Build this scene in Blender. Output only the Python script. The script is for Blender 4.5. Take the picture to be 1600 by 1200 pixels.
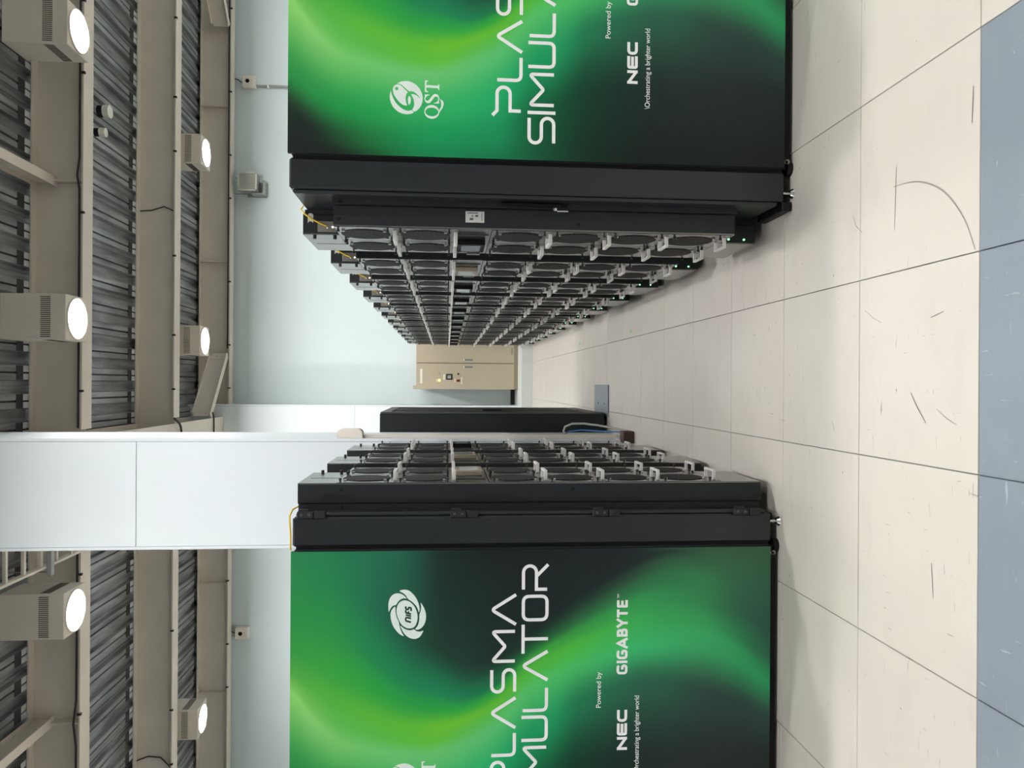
import bpy, math, random
from mathutils import Vector, Matrix

random.seed(7)
SC = bpy.context.scene
COL = SC.collection
for o in list(bpy.data.objects):
    bpy.data.objects.remove(o, do_unlink=True)

# ------------------------------------------------------------------ camera
F_PX, HORIZON, ROLL, CAM_H = 1202.0, 698.0, 0.0062, 1.425
pitch = math.atan((800.0 - HORIZON) / F_PX)
look = Vector((0, math.cos(pitch), -math.sin(pitch)))
r0 = Vector((1, 0, 0))
u0 = Vector((0, math.sin(pitch), math.cos(pitch)))
rt = r0 * math.cos(ROLL) + u0 * math.sin(ROLL)
up = u0 * math.cos(ROLL) - r0 * math.sin(ROLL)
cam_d = bpy.data.cameras.new('camera')
cam_d.sensor_fit = 'HORIZONTAL'
cam_d.sensor_width = 36.0
cam_d.lens = F_PX * 36.0 / 1600.0
cam_d.clip_start = 0.05
cam = bpy.data.objects.new('camera', cam_d)
COL.objects.link(cam)
cx, cy, cz = -up, rt, -look          # the phone was held sideways: photo-right is world-down
cam.matrix_world = Matrix(((cx.x, cy.x, cz.x, 0), (cx.y, cy.y, cz.y, 0),
                           (cx.z, cy.z, cz.z, CAM_H), (0, 0, 0, 1)))
SC.camera = cam

# ------------------------------------------------------------------ world, exposure, lamp power
W = bpy.data.worlds.new('world')
SC.world = W
W.use_nodes = True
W.node_tree.nodes['Background'].inputs[0].default_value = (0.9, 0.95, 1.0, 1)
W.node_tree.nodes['Background'].inputs[1].default_value = 0.05
SC.view_settings.view_transform = 'Standard'
SC.view_settings.look = 'None'
SC.view_settings.exposure = 0.0
SC.view_settings.gamma = 1.0
SC.view_settings.use_curve_mapping = False
LAMP_STRENGTH = 1080.0      # small LED module in the middle of each lamp
DIFFUSER_STRENGTH = 12.0
LAMP_COLOR = (1.0, 0.982, 0.985)


# ------------------------------------------------------------------ helpers
def lin(c):
    return tuple(((v / 255.0) / 12.92 if v / 255.0 <= 0.04045 else ((v / 255.0 + 0.055) / 1.055) ** 2.4) for v in c)


MATS = {}


def mat(name, rgb, rough=0.5, metal=0.0, spec=0.5, emit=None, emit_s=0.0, var=0.0, vscale=4.0, bump=0.0, bscale=60.0):
    m = bpy.data.materials.new(name)
    m.use_nodes = True
    nt = m.node_tree
    p = nt.nodes['Principled BSDF']
    c = lin(rgb)
    p.inputs['Base Color'].default_value = (*c, 1)
    p.inputs['Roughness'].default_value = rough
    p.inputs['Metallic'].default_value = metal
    p.inputs['Specular IOR Level'].default_value = spec
    if emit:
        p.inputs['Emission Color'].default_value = (*lin(emit), 1)
        p.inputs['Emission Strength'].default_value = emit_s
    if var > 0 or bump > 0:
        geo = nt.nodes.new('ShaderNodeNewGeometry')
    if var > 0:
        n = nt.nodes.new('ShaderNodeTexNoise')
        n.inputs['Scale'].default_value = vscale
        n.inputs['Detail'].default_value = 4
        nt.links.new(geo.outputs['Position'], n.inputs['Vector'])
        r = nt.nodes.new('ShaderNodeValToRGB')
        r.color_ramp.elements[0].position = 0.3
        r.color_ramp.elements[1].position = 0.7
        r.color_ramp.elements[0].color = (*[v * (1 - var) for v in c], 1)
        r.color_ramp.elements[1].color = (*[min(1, v * (1 + var)) for v in c], 1)
        nt.links.new(n.outputs['Fac'], r.inputs['Fac'])
        nt.links.new(r.outputs['Color'], p.inputs['Base Color'])
    if bump > 0:
        n2 = nt.nodes.new('ShaderNodeTexNoise')
        n2.inputs['Scale'].default_value = bscale
        nt.links.new(geo.outputs['Position'], n2.inputs['Vector'])
        b = nt.nodes.new('ShaderNodeBump')
        b.inputs['Strength'].default_value = bump
        b.inputs['Distance'].default_value = 0.002
        nt.links.new(n2.outputs['Fac'], b.inputs['Height'])
        nt.links.new(b.outputs['Normal'], p.inputs['Normal'])
    MATS[name] = m
    return m


class MB:
    """collects faces into one mesh"""

    def __init__(s):
        s.v, s.f, s.m, s.sm = [], [], [], []
        s.cur = 0
        s.smooth = False

    def add(s, vs, fs, smooth=None):
        k = len(s.v)
        s.v += [tuple(v) for v in vs]
        for f in fs:
            s.f.append(tuple(i + k for i in f))
            s.m.append(s.cur)
            s.sm.append(s.smooth if smooth is None else smooth)
        return s

    def box(s, x0, x1, y0, y1, z0, z1, c=0.0):
        if c <= 0:
            vs = [(x, y, z) for x in (x0, x1) for y in (y0, y1) for z in (z0, z1)]
            fs = [(0, 1, 3, 2), (4, 6, 7, 5), (0, 4, 5, 1), (2, 3, 7, 6), (0, 2, 6, 4), (1, 5, 7, 3)]
            return s.add(vs, fs, False)
        c = min(c, (x1 - x0) * .45, (y1 - y0) * .45, (z1 - z0) * .45)
        X, Y, Z = (x0, x1), (y0, y1), (z0, z1)
        idx, vs = {}, []
        for i in (0, 1):
            for j in (0, 1):
                for k in (0, 1):
                    sx, sy, sz = (1, -1)[i], (1, -1)[j], (1, -1)[k]
                    for ax in range(3):
                        p = [X[i] + sx * c, Y[j] + sy * c, Z[k] + sz * c]
                        p[ax] = (X[i], Y[j], Z[k])[ax]
                        idx[(i, j, k, ax)] = len(vs)
                        vs.append(tuple(p))
        fs = []
        for ax in range(3):
            o1, o2 = [a for a in range(3) if a != ax]
            for sd in (0, 1):
                q = []
                for (a, b) in ((0, 0), (1, 0), (1, 1), (0, 1)):
                    key = [0, 0, 0]
                    key[ax], key[o1], key[o2] = sd, a, b
                    q.append(idx[(*key, ax)])
                fs.append(tuple(q))
            for a in (0, 1):
                for b in (0, 1):
                    k0, k1 = [0, 0, 0], [0, 0, 0]
                    k0[o1] = k1[o1] = a
                    k0[o2] = k1[o2] = b
                    k1[ax] = 1
                    fs.append((idx[(*k0, o1)], idx[(*k1, o1)], idx[(*k1, o2)], idx[(*k0, o2)]))
        for i in (0, 1):
            for j in (0, 1):
                for k in (0, 1):
                    fs.append((idx[(i, j, k, 0)], idx[(i, j, k, 1)], idx[(i, j, k, 2)]))
        return s.add(vs, fs, False)

    def cyl(s, p0, p1, r0, r1=None, n=16, caps=True):
        if r1 is None:
            r1 = r0
        p0, p1 = Vector(p0), Vector(p1)
        d = (p1 - p0).normalized()
        a = d.orthogonal().normalized()
        b = d.cross(a)
        vs = []
        for p, r in ((p0, r0), (p1, r1)):
            for i in range(n):
                t = 2 * math.pi * i / n
                vs.append(p + a * (r * math.cos(t)) + b * (r * math.sin(t)))
        s.add(vs, [(i, (i + 1) % n, n + (i + 1) % n, n + i) for i in range(n)], True)
        if caps:
            s.add(vs, [tuple(range(n - 1, -1, -1)), tuple(range(n, 2 * n))], False)
        return s

    def tube(s, pts, r, n=8):
        pts = [Vector(p) for p in pts]
        rings = []
        a = None
        for i, p in enumerate(pts):
            d = (pts[min(i + 1, len(pts) - 1)] - pts[max(i - 1, 0)]).normalized()
            if a is None:
                a = d.orthogonal().normalized()
            else:
                a = (a - d * a.dot(d)).normalized()
            b = d.cross(a)
            rings.append([p + a * (r * math.cos(2 * math.pi * k / n)) + b * (r * math.sin(2 * math.pi * k / n)) for k in range(n)])
        vs = [v for rg in rings for v in rg]
        fs = []
        for i in range(len(pts) - 1):
            for k in range(n):
                fs.append((i * n + k, i * n + (k + 1) % n, (i + 1) * n + (k + 1) % n, (i + 1) * n + k))
        s.add(vs, fs, True)
        s.add(vs, [tuple(range(n - 1, -1, -1)), tuple((len(pts) - 1) * n + k for k in range(n))], False)
        return s

    def prism(s, poly, axis, t0, t1):
        """poly: 2D outline in the two other axes (order xyz minus axis)"""
        n = len(poly)
        vs = []
        for t in (t0, t1):
            for (p, q) in poly:
                vs.append({'x': (t, p, q), 'y': (p, t, q), 'z': (p, q, t)}[axis])
        fs = [(i, (i + 1) % n, n + (i + 1) % n, n + i) for i in range(n)]
        fs += [tuple(range(n - 1, -1, -1)), tuple(range(n, 2 * n))]
        return s.add(vs, fs, False)

    def mesh(s, name, mats):
        me = bpy.data.meshes.new(name)
        me.from_pydata(s.v, [], s.f)
        for m in mats:
            me.materials.append(m)
        me.polygons.foreach_set('material_index', s.m)
        me.polygons.foreach_set('use_smooth', s.sm)
        me.update()
        import bmesh
        bm = bmesh.new()
        bm.from_mesh(me)
        bmesh.ops.recalc_face_normals(bm, faces=bm.faces)
        bm.to_mesh(me)
        bm.free()
        return me

    def build(s, name, mats, parent=None, loc=(0, 0, 0), rotz=0.0):
        if not isinstance(mats, (list, tuple)):
            mats = [mats]
        return put(name, s.mesh(name, mats), parent, loc, rotz)


def put(name, me, parent=None, loc=(0, 0, 0), rotz=0.0):
    o = bpy.data.objects.new(name, me)
    COL.objects.link(o)
    o.location = loc
    o.rotation_euler = (0, 0, rotz)
    if parent is not None:
        o.parent = parent
    return o


def thing(name, label, cat, loc=(0, 0, 0), rotz=0.0, group=None):
    o = put(name, None, None, loc, rotz)
    o.empty_display_size = 0.1
    return tag(o, label, cat, group)


def tag(o, label, cat, group=None):
    o['label'] = label
    o['category'] = cat
    if group:
        o['group'] = group
    return o


def struct(o):
    o['kind'] = 'structure'
    return o


def copy_tree(o, parent=None):
    c = o.copy()
    COL.objects.link(c)
    c.parent = parent
    for ch in list(o.children):
        copy_tree(ch, c)
    return c


# ------------------------------------------------------------------ materials
mat('wall_blue', (214, 226, 226), 0.75, spec=0.2, var=0.02, vscale=0.8)
mat('wall_white', (225, 232, 234), 0.55, spec=0.3, var=0.012, vscale=1.0)
mat('white_plate', (212, 216, 210), 0.6)
mat('dark_base', (28, 26, 24), 0.6)
mat('steel_cream', (214, 205, 192), 0.55, spec=0.35, var=0.035, vscale=3.0)
mat('joint_line', (120, 132, 140), 0.7)
mat('lamp_body', (214, 206, 192), 0.5, spec=0.4)
mat('lamp_slot', (60, 54, 46), 0.7)
mat('lamp_glow', (255, 255, 255), 0.5)
p = MATS['lamp_glow'].node_tree.nodes['Principled BSDF']
p.inputs['Emission Color'].default_value = (*LAMP_COLOR, 1)
p.inputs['Emission Strength'].default_value = DIFFUSER_STRENGTH
mat('lamp_core', (255, 255, 255), 0.5)
p = MATS['lamp_core'].node_tree.nodes['Principled BSDF']
p.inputs['Emission Color'].default_value = (*LAMP_COLOR, 1)
p.inputs['Emission Strength'].default_value = LAMP_STRENGTH
mat('white_plastic', (222, 220, 208), 0.45)
mat('cream_plastic', (230, 223, 210), 0.45)
mat('cable_black', (22, 22, 24), 0.5)
mat('rack_black', (33, 36, 39), 0.5, spec=0.35, bump=0.06, bscale=900)
mat('rack_dark', (12, 12, 13), 0.55, spec=0.3)
mat('rack_frame', (38, 41, 44), 0.34, spec=0.5, metal=0.2)
mat('door_plate', (120, 121, 119), 0.22, metal=0.85, bump=0.02, bscale=700)
mat('handle_grey', (224, 222, 218), 0.38, spec=0.5)
mat('screw_black', (14, 14, 15), 0.5)
mat('chrome', (215, 215, 212), 0.2, metal=1.0)
mat('brushed', (150, 146, 138), 0.4, metal=0.7)
mat('screen_grey', (96, 102, 112), 0.25, spec=0.3, emit=(110, 116, 128), emit_s=0.04)
mat('screen_pale', (176, 184, 182), 0.25, spec=0.3, emit=(200, 210, 208), emit_s=0.04)
mat('bezel_black', (13, 14, 16), 0.5, spec=0.15)
mat('bezel_cream', (150, 140, 122), 0.35)
mat('label_white', (206, 206, 202), 0.6)
mat('label_ink', (92, 90, 88), 0.6)
mat('led_green', (120, 255, 150), 0.4, emit=(140, 255, 165), emit_s=3.0)
mat('led_white', (255, 235, 220), 0.4, emit=(255, 225, 205), emit_s=2.0)
mat('led_amber', (255, 220, 110), 0.4, emit=(255, 215, 110), emit_s=2.5)
mat('fibre_yellow', (232, 196, 40), 0.5)
mat('cable_blue', (70, 120, 178), 0.5)
mat('cable_grey', (172, 170, 164), 0.5)
mat('cabinet_beige', (178, 168, 144), 0.5, spec=0.35)
mat('cabinet_shade', (160, 150, 126), 0.5)
mat('plate_dark', (84, 84, 82), 0.5, metal=0.3)
mat('brown_box', (70, 52, 40), 0.6)
mat('plate_grey', (128, 138, 146), 0.35, metal=0.4)
mat('print_white', (255, 255, 255), 0.5)
mat('print_mint', (240, 252, 244), 0.5)
mat('print_dark', (20, 60, 48), 0.5)
mat('speaker_grey', (150, 152, 148), 0.5)
mat('speaker_mesh', (120, 118, 112), 0.7)
mat('concrete', (96, 98, 100), 0.85)
mat('red_knob', (150, 50, 48), 0.5)


def steel_deck_mat():
    m = mat('deck_steel', (92, 95, 98), 0.42, metal=0.35)
    nt = m.node_tree
    p = nt.nodes['Principled BSDF']
    geo = nt.nodes.new('ShaderNodeNewGeometry')
    mp = nt.nodes.new('ShaderNodeMapping')
    mp.inputs['Scale'].default_value = (9, 1.2, 9)
    n = nt.nodes.new('ShaderNodeTexNoise')
    n.inputs['Scale'].default_value = 1.0
    n.inputs['Detail'].default_value = 6
    r = nt.nodes.new('ShaderNodeValToRGB')
    r.color_ramp.elements[0].position = 0.32
    r.color_ramp.elements[1].position = 0.72
    r.color_ramp.elements[0].color = (*lin((104, 107, 110)), 1)
    r.color_ramp.elements[1].color = (*lin((176, 179, 180)), 1)
    nt.links.new(geo.outputs['Position'], mp.inputs['Vector'])
    nt.links.new(mp.outputs['Vector'], n.inputs['Vector'])
    nt.links.new(n.outputs['Fac'], r.inputs['Fac'])
    nt.links.new(r.outputs['Color'], p.inputs['Base Color'])


steel_deck_mat()
mat('deck_groove', (48, 50, 54), 0.6)
mat('deck_closure', (205, 210, 212), 0.6)


def tile_mat(name, base, mark, warm):
    """worn vinyl floor tile: soft mottling, scuffs in both directions and pin spots"""
    m = mat(name, base, 0.42, spec=0.35)
    nt = m.node_tree
    p = nt.nodes['Principled BSDF']
    N, L = nt.nodes.new, nt.links.new
    geo = N('ShaderNodeNewGeometry')
    oi = N('ShaderNodeObjectInfo')

    def noise(scale, loc, detail, vec_scale):
        mp = N('ShaderNodeMapping')
        mp.inputs['Scale'].default_value = vec_scale
        mp.inputs['Location'].default_value = loc
        L(geo.outputs['Position'], mp.inputs['Vector'])
        n = N('ShaderNodeTexNoise')
        n.inputs['Scale'].default_value = scale
        n.inputs['Detail'].default_value = detail
        L(mp.outputs['Vector'], n.inputs['Vector'])
        return n.outputs['Fac']

    def ramp(sock, lo, hi):
        r = N('ShaderNodeMapRange')
        r.inputs['From Min'].default_value = lo
        r.inputs['From Max'].default_value = hi
        L(sock, r.inputs['Value'])
        return r.outputs['Result']

    def mix(fac, a, b):
        x = N('ShaderNodeMix')
        x.data_type = 'RGBA'
        if isinstance(fac, float):
            x.inputs[0].default_value = fac
        else:
            L(fac, x.inputs[0])
        for sk, v in ((x.inputs[6], a), (x.inputs[7], b)):
            if isinstance(v, tuple):
                sk.default_value = (*v, 1)
            else:
                L(v, sk)
        return x.outputs[2]

    def mul(a, b):
        q = N('ShaderNodeMath')
        q.operation = 'MULTIPLY'
        for sk, v in ((q.inputs[0], a), (q.inputs[1], b)):
            if isinstance(v, float):
                sk.default_value = v
            else:
                L(v, sk)
        return q.outputs[0]

    c0 = lin(base)
    c = mix(mul(ramp(noise(1.5, (0, 0, 0), 5, (1, 1, 1)), 0.35, 0.7), 0.55), c0, lin(warm))
    c = mix(mul(oi.outputs['Random'], 0.35), c, lin(warm))
    dark = lin(mark)
    region = ramp(noise(1.1, (5, 3, 0), 2, (1, 1, 1)), 0.42, 0.6)
    c = mix(mul(mul(ramp(noise(1.0, (3, 1, 0), 3, (9, 70, 1)), 0.68, 0.74), region), 0.6), c, dark)
    c = mix(mul(mul(ramp(noise(1.0, (8, 2, 0), 3, (70, 9, 1)), 0.69, 0.75), region), 0.5), c, dark)
    c = mix(mul(ramp(noise(1.0, (1, 9, 0), 4, (30, 52, 1)), 0.715, 0.76), 0.7), c, dark)
    c = mix(mul(ramp(noise(1.0, (4, 4, 0), 4, (4, 9, 1)), 0.55, 0.85), 0.10), c, dark)
    L(c, p.inputs['Base Color'])
    rg = N('ShaderNodeMapRange')
    rg.inputs['To Min'].default_value = 0.36
    rg.inputs['To Max'].default_value = 0.55
    L(noise(3.0, (2, 2, 0), 4, (1, 1, 1)), rg.inputs['Value'])
    L(rg.outputs['Result'], p.inputs['Roughness'])
    return m


tile_mat('tile_cream', (208, 203, 191), (96, 88, 78), (203, 195, 186))
tile_mat('tile_blue', (134, 143, 150), (190, 194, 197), (128, 138, 147))


def grille_mat():
    m = mat('grille', (40, 41, 42), 0.75, spec=0.2)
    nt = m.node_tree
    p = nt.nodes['Principled BSDF']
    tc = nt.nodes.new('ShaderNodeTexCoord')
    v = nt.nodes.new('ShaderNodeTexVoronoi')
    v.inputs['Scale'].default_value = 115
    v.inputs['Randomness'].default_value = 0.0
    mp = nt.nodes.new('ShaderNodeMapping')
    mp.inputs['Scale'].default_value = (0.0, 1, 1)
    mp.inputs['Rotation'].default_value = (0.785, 0, 0)
    nt.links.new(tc.outputs['Object'], mp.inputs['Vector'])
    nt.links.new(mp.outputs['Vector'], v.inputs['Vector'])
    r = nt.nodes.new('ShaderNodeValToRGB')
    r.color_ramp.elements[0].position = 0.40
    r.color_ramp.elements[1].position = 0.50
    r.color_ramp.elements[0].color = (*lin((9, 9, 10)), 1)
    r.color_ramp.elements[1].color = (*lin((84, 85, 85)), 1)
    nt.links.new(v.outputs['Distance'], r.inputs['Fac'])
    nt.links.new(r.outputs['Color'], p.inputs['Base Color'])
    b = nt.nodes.new('ShaderNodeBump')
    b.inputs['Strength'].default_value = 0.5
    b.inputs['Distance'].default_value = 0.002
    nt.links.new(v.outputs['Distance'], b.inputs['Height'])
    nt.links.new(b.outputs['Normal'], p.inputs['Normal'])


grille_mat()

m = mat('wave_print', (40, 140, 80), 0.55, spec=0.14)
at = m.node_tree.nodes.new('ShaderNodeAttribute')
at.attribute_name = 'print'
m.node_tree.links.new(at.outputs['Color'], m.node_tree.nodes['Principled BSDF'].inputs['Base Color'])

M = MATS

# ------------------------------------------------------------------ floor
XJ, YJ, T = -0.2366, 1.955, 0.602
fb = MB()
tx0, tx1 = XJ - 6 * T, XJ + 7 * T
ty0, ty1 = YJ - 4 * T, YJ + 18 * T
fb.box(tx0, tx1, ty0, ty1, -0.06, -0.010)
fb.cur = 1
for (a, b, c, d) in ((-9.2, tx0, -7.2, 14.4), (tx1, 9.2, -7.2, 14.4), (tx0, tx1, -7.2, ty0), (tx0, tx1, ty1, 14.4)):
    fb.box(a, b, c, d, -0.06, -0.0002)
floor = struct(fb.build('floor', [M['joint_line'], M['tile_cream']]))
tb = MB()
g = 0.0016
tb.box(g, T - g, g, T - g, -0.0099, 0.0, 0.0012)
tile_a = tb.mesh('floor_tile', [M['tile_cream']])
tile_b = tile_a.copy()
tile_b.materials[0] = M['tile_blue']
for i in range(-6, 7):
    for j in range(-4, 18):
        x, y = XJ + i * T, YJ + j * T
        blue = j < 0 and i < 2
        put('floor_tile', tile_b if blue else tile_a, floor, (x, y, 0.0 - random.random() * 0.0006))


def scuff(pts, w, m_):
    q = MB()
    vs, fs = [], []
    for k, (x, y) in enumerate(pts):
        a, b = pts[max(k - 1, 0)], pts[min(k + 1, len(pts) - 1)]
        d = Vector((b[0] - a[0], b[1] - a[1], 0)).normalized()
        ww = w * (0.4 + 0.6 * math.sin(math.pi * (k + 0.5) / len(pts)))
        n_ = Vector((-d.y, d.x, 0)) * ww
        vs += [(x + n_.x, y + n_.y, 0.0006), (x - n_.x, y - n_.y, 0.0006)]
    for k in range(len(pts) - 1):
        fs.append((2 * k, 2 * k + 1, 2 * k + 3, 2 * k + 2))
    q.add(vs, fs)
    q.build('scuff_mark', m_, floor)


mat('scuff', (150, 140, 128), 0.5)
mat('scuff_dark', (112, 104, 96), 0.5)
mat('scuff_yellow', (206, 204, 176), 0.5)
def spline(pts, n=4):
    out = []
    for i in range(len(pts) - 1):
        p0, p1, p2, p3 = pts[max(i - 1, 0)], pts[i], pts[i + 1], pts[min(i + 2, len(pts) - 1)]
        for j in range(n):
            u = j / n
            out.append(tuple(0.5 * (2 * p1[c] + (p2[c] - p0[c]) * u + (2 * p0[c] - 5 * p1[c] + 4 * p2[c] - p3[c]) * u * u + (3 * p1[c] - p0[c] - 3 * p2[c] + p3[c]) * u ** 3) for c in (0, 1)))
    return out + [pts[-1]]


scuff(spline([(.64, 2.356), (.632, 2.272), (.616, 2.205), (.575, 2.122), (.519, 2.059), (.45, 2.007), (.372, 1.972)]), 0.0025, M['scuff'])
scuff(spline([(-.018, 2.258), (-.06, 2.227), (-.109, 2.182)]), 0.0020, M['scuff_dark'])
scuff(spline([(-.065, 2.132), (-.09, 2.087), (-.107, 2.042)]), 0.0018, M['scuff'])
scuff([(.204, 2.162), (.210, 2.132), (.217, 2.102)], 0.0018, M['scuff_dark'])
scuff([(.70, 2.342), (.64, 2.344), (.56, 2.347), (.50, 2.350)], 0.0012, M['scuff_dark'])
scuff([(.82, 1.982), (.78, 1.984), (.72, 1.987)], 0.0018, M['scuff_dark'])
scuff([(.60, 2.602), (.56, 2.582), (.53, 2.542)], 0.0016, M['scuff'])
scuff([(-.52, 2.152), (-.57, 2.147), (-.62, 2.142)], 0.0012, M['scuff_dark'])
scuff([(-.13, 2.742), (-.17, 2.722)], 0.0016, M['scuff'])
scuff([(.26, 2.522), (.23, 2.472), (.21, 2.422)], 0.0012, M['scuff'])
mat('tape_green', (150, 205, 150), 0.6)
scuff([(0.415, 5.84 + 0.03 * k) for k in range(4)], 0.012, M['tape_green'])
scuff([(0.44, 8.13 + 0.04 * k) for k in range(4)], 0.012, M['tape_green'])

# raised platform at the far end
pb = MB()
pb.box(-8.95, 8.95, 12.78, 14.1, 0.0, 0.180, 0.004)
plat = tag(pb.build('floor_platform', M['white_plate']), 'low white platform step at the far end of the aisle', 'platform')

# ------------------------------------------------------------------ walls
wb = MB()
wb.box(-9.2, 9.2, 14.1, 14.3, 0, 6.2)
struct(wb.build('wall_back', M['wall_blue']))
wb = MB(); wb.box(9.0, 9.2, -7.2, 14.1, 0, 6.2); struct(wb.build('wall_right', M['wall_blue']))
wb = MB(); wb.box(-9.2, -9.0, -7.2, 14.1, 0, 6.2); struct(wb.build('wall_left', M['wall_blue']))
wb = MB(); wb.box(-9.2, 9.2, -7.4, -7.2, 0, 6.2); struct(wb.build('wall_front', M['wall_blue']))
wb = MB(); wb.box(-0.40, 0.0, 14.07, 14.1, 0.180, 0.255); struct(wb.build('baseboard_back', M['dark_base']))

# ------------------------------------------------------------------ ceiling deck
ZD = 5.728
cb = MB()
cb.box(-9.2, 9.2, -7.2, 14.4, ZD + 0.16, ZD + 0.30)
ceiling = struct(cb.build('ceiling', M['concrete']))
BEAM_Y = [5.72, 8.427, 11.13, 13.85]
PER = 0.29


def deck_sheet(y0, y1):
    q = MB()
    # two flutes to a sheet, cross-section in x/z, run along y
    prof = []
    for k in range(2):
        o = k * PER
        prof += [(o + 0.0, ZD + 0.055), (o + 0.012, ZD), (o + 0.072, ZD), (o + 0.076, ZD + 0.016), (o + 0.092, ZD + 0.016),
                 (o + 0.096, ZD), (o + 0.158, ZD), (o + 0.170, ZD + 0.055)]
        if k == 0:
            prof += [(o + 0.205, ZD + 0.055), (o + 0.209, ZD + 0.065), (o + 0.240, ZD + 0.065), (o + 0.244, ZD + 0.055)]
    prof.append((2 * PER, ZD + 0.055))
    vs = [(x, y0, z) for x, z in prof] + [(x, y1, z) for x, z in prof]
    n = len(prof)
    for i in range(n - 1):
        groove = prof[i][1] > ZD + 0.001 and prof[i + 1][1] > ZD + 0.001 and prof[i][1] < ZD + 0.03
        q.cur = 1 if groove else 0
        q.add([vs[i], vs[i + 1], vs[n + i + 1], vs[n + i]], [(0, 1, 2, 3)], False)
    # flattened ends over the beam: dark pocket and pale closure blocks
    for k in range(2):
        o = k * PER
        q.cur = 1
        q.box(o + 0.014, o + 0.156, y1 - 0.32, y1 - 0.195, ZD - 0.002, ZD + 0.012)
        q.cur = 2
        q.box(o + 0.014, o + 0.074, y1 - 0.195, y1 - 0.04, ZD - 0.004, ZD + 0.01)
        q.box(o + 0.094, o + 0.156, y1 - 0.195, y1 - 0.04, ZD - 0.004, ZD + 0.01)
    return q.mesh('deck_sheet', [M['deck_steel'], M['deck_groove'], M['deck_closure']])


BAYS = [(-7.2, 3.01), (3.01, 5.72), (5.72, 8.427), (8.427, 11.13), (11.13, 14.1)]
for (y0, y1) in BAYS:
    me = deck_sheet(y0, y1 - (0.0 if y1 < 14 else 0.14))
    n = 31
    for k in range(n):
        put('deck_sheet', me, ceiling, (-8.99 + k * 2 * PER, 0, 0))

# ------------------------------------------------------------------ steel beams
ZB, ZT = 5.19, 5.715


def h_beam_x(x0, x1, y, label, web_ext0=0.0, web_ext1=0.0, seams=(), group=None):
    t = thing('steel_beam', label, 'beam', ((x0 + x1) / 2, y, ZB), 0, group)
    xo = (x0 + x1) / 2
    a, b = x0 - xo, x1 - xo
    h = ZT - ZB
    MB().box(a - min(web_ext0, .09), b + min(web_ext1, .09), -0.008, 0.008, 0.016, h - 0.016).build('web', M['steel_cream'], t)
    MB().box(a, b, -0.11, 0.11, 0, 0.02, 0.002).build('bottom_flange', M['steel_cream'], t)
    MB().box(a - min(web_ext0, .09), b + min(web_ext1, .09), -0.11, 0.11, h - 0.02, h, 0.002).build('top_flange', M['steel_cream'], t)
    for s_ in seams:
        MB().box(s_ - xo - 0.006, s_ - xo + 0.006, -0.10, 0.10, 0.02, h - 0.02).build('stiffener', M['steel_cream'], t)
    # flange clips
    k = 0
    q = MB()
    x = a + 0.4
    while x < b - 0.2:
        q.box(x - 0.012, x + 0.012, -0.118, -0.09, -0.012, 0.03)
        x += 0.75 + 0.35 * ((k * 7) % 3)
        k += 1
    q.build('clip_row', M['cable_black'], t)['kind'] = 'stuff'
    return t


h_beam_x(-0.50, 9.0, BEAM_Y[1], 'nearest cream steel ceiling beam, behind the three big lamps, on the long row side', 0.29, 0, (2.08, 4.9))
h_beam_x(-9.0, -1.12, BEAM_Y[1], 'nearest cream steel ceiling beam, on the short row side of the white column', 0, 0.29, (-3.545,))
h_beam_x(-0.50, 9.0, BEAM_Y[2], 'middle cream steel ceiling beam on the long row side of the girder', 0.29, 0, ())
h_beam_x(-9.0, -1.12, BEAM_Y[2], 'middle cream steel ceiling beam on the short row side of the white column', 0, 0.29, ())
h_beam_x(-0.50, 9.0, BEAM_Y[3], 'farthest cream steel beam along the top of the pale blue wall, long row side', 0.29, 0, (0.50, 2.10, 4.80, 6.12))
h_beam_x(-9.0, -1.12, BEAM_Y[3], 'farthest cream steel beam along the top of the pale blue wall, short row side', 0, 0.29, (-3.5, -5.4))


def h_beam_y(x, y0, y1, label, zb, zt, w):
    t = thing('steel_girder', label, 'beam', (x, (y0 + y1) / 2, zb))
    L = (y1 - y0) / 2
    h = zt - zb
    MB().box(-0.008, 0.008, -L, L, 0.016, h - 0.016).build('web', M['steel_cream'], t)
    MB().box(-w / 2, w / 2, -L, L, 0, 0.02, 0.002).build('bottom_flange', M['steel_cream'], t)
    MB().box(-w / 2, w / 2, -L, L, h - 0.02, h, 0.002).build('top_flange', M['steel_cream'], t)
    return t


gird = h_beam_y(-0.79, 6.64, 13.40, 'cream steel girder running from the near white column to the far one', ZB, ZT - 0.001, 0.42)
for yy in BEAM_Y[1:3]:
    for sg in (-1, 1):
        xa, xb = sorted((sg * 0.008, sg * 0.212))
        MB().box(xa, xb, yy - 10.02 - 0.008, yy - 10.02 + 0.008, 0.02, ZT - ZB - 0.022).build('connection_plate', M['steel_cream'], gird)
h_beam_y(2.08, 5.6, 8.415, 'short cream ceiling joist meeting the nearest beam, long row side', 5.488, ZT - 0.001, 0.10)
h_beam_y(-3.545, 5.6, 8.415, 'short cream ceiling joist meeting the nearest beam, short row side', 5.488, ZT - 0.001, 0.10)


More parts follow.
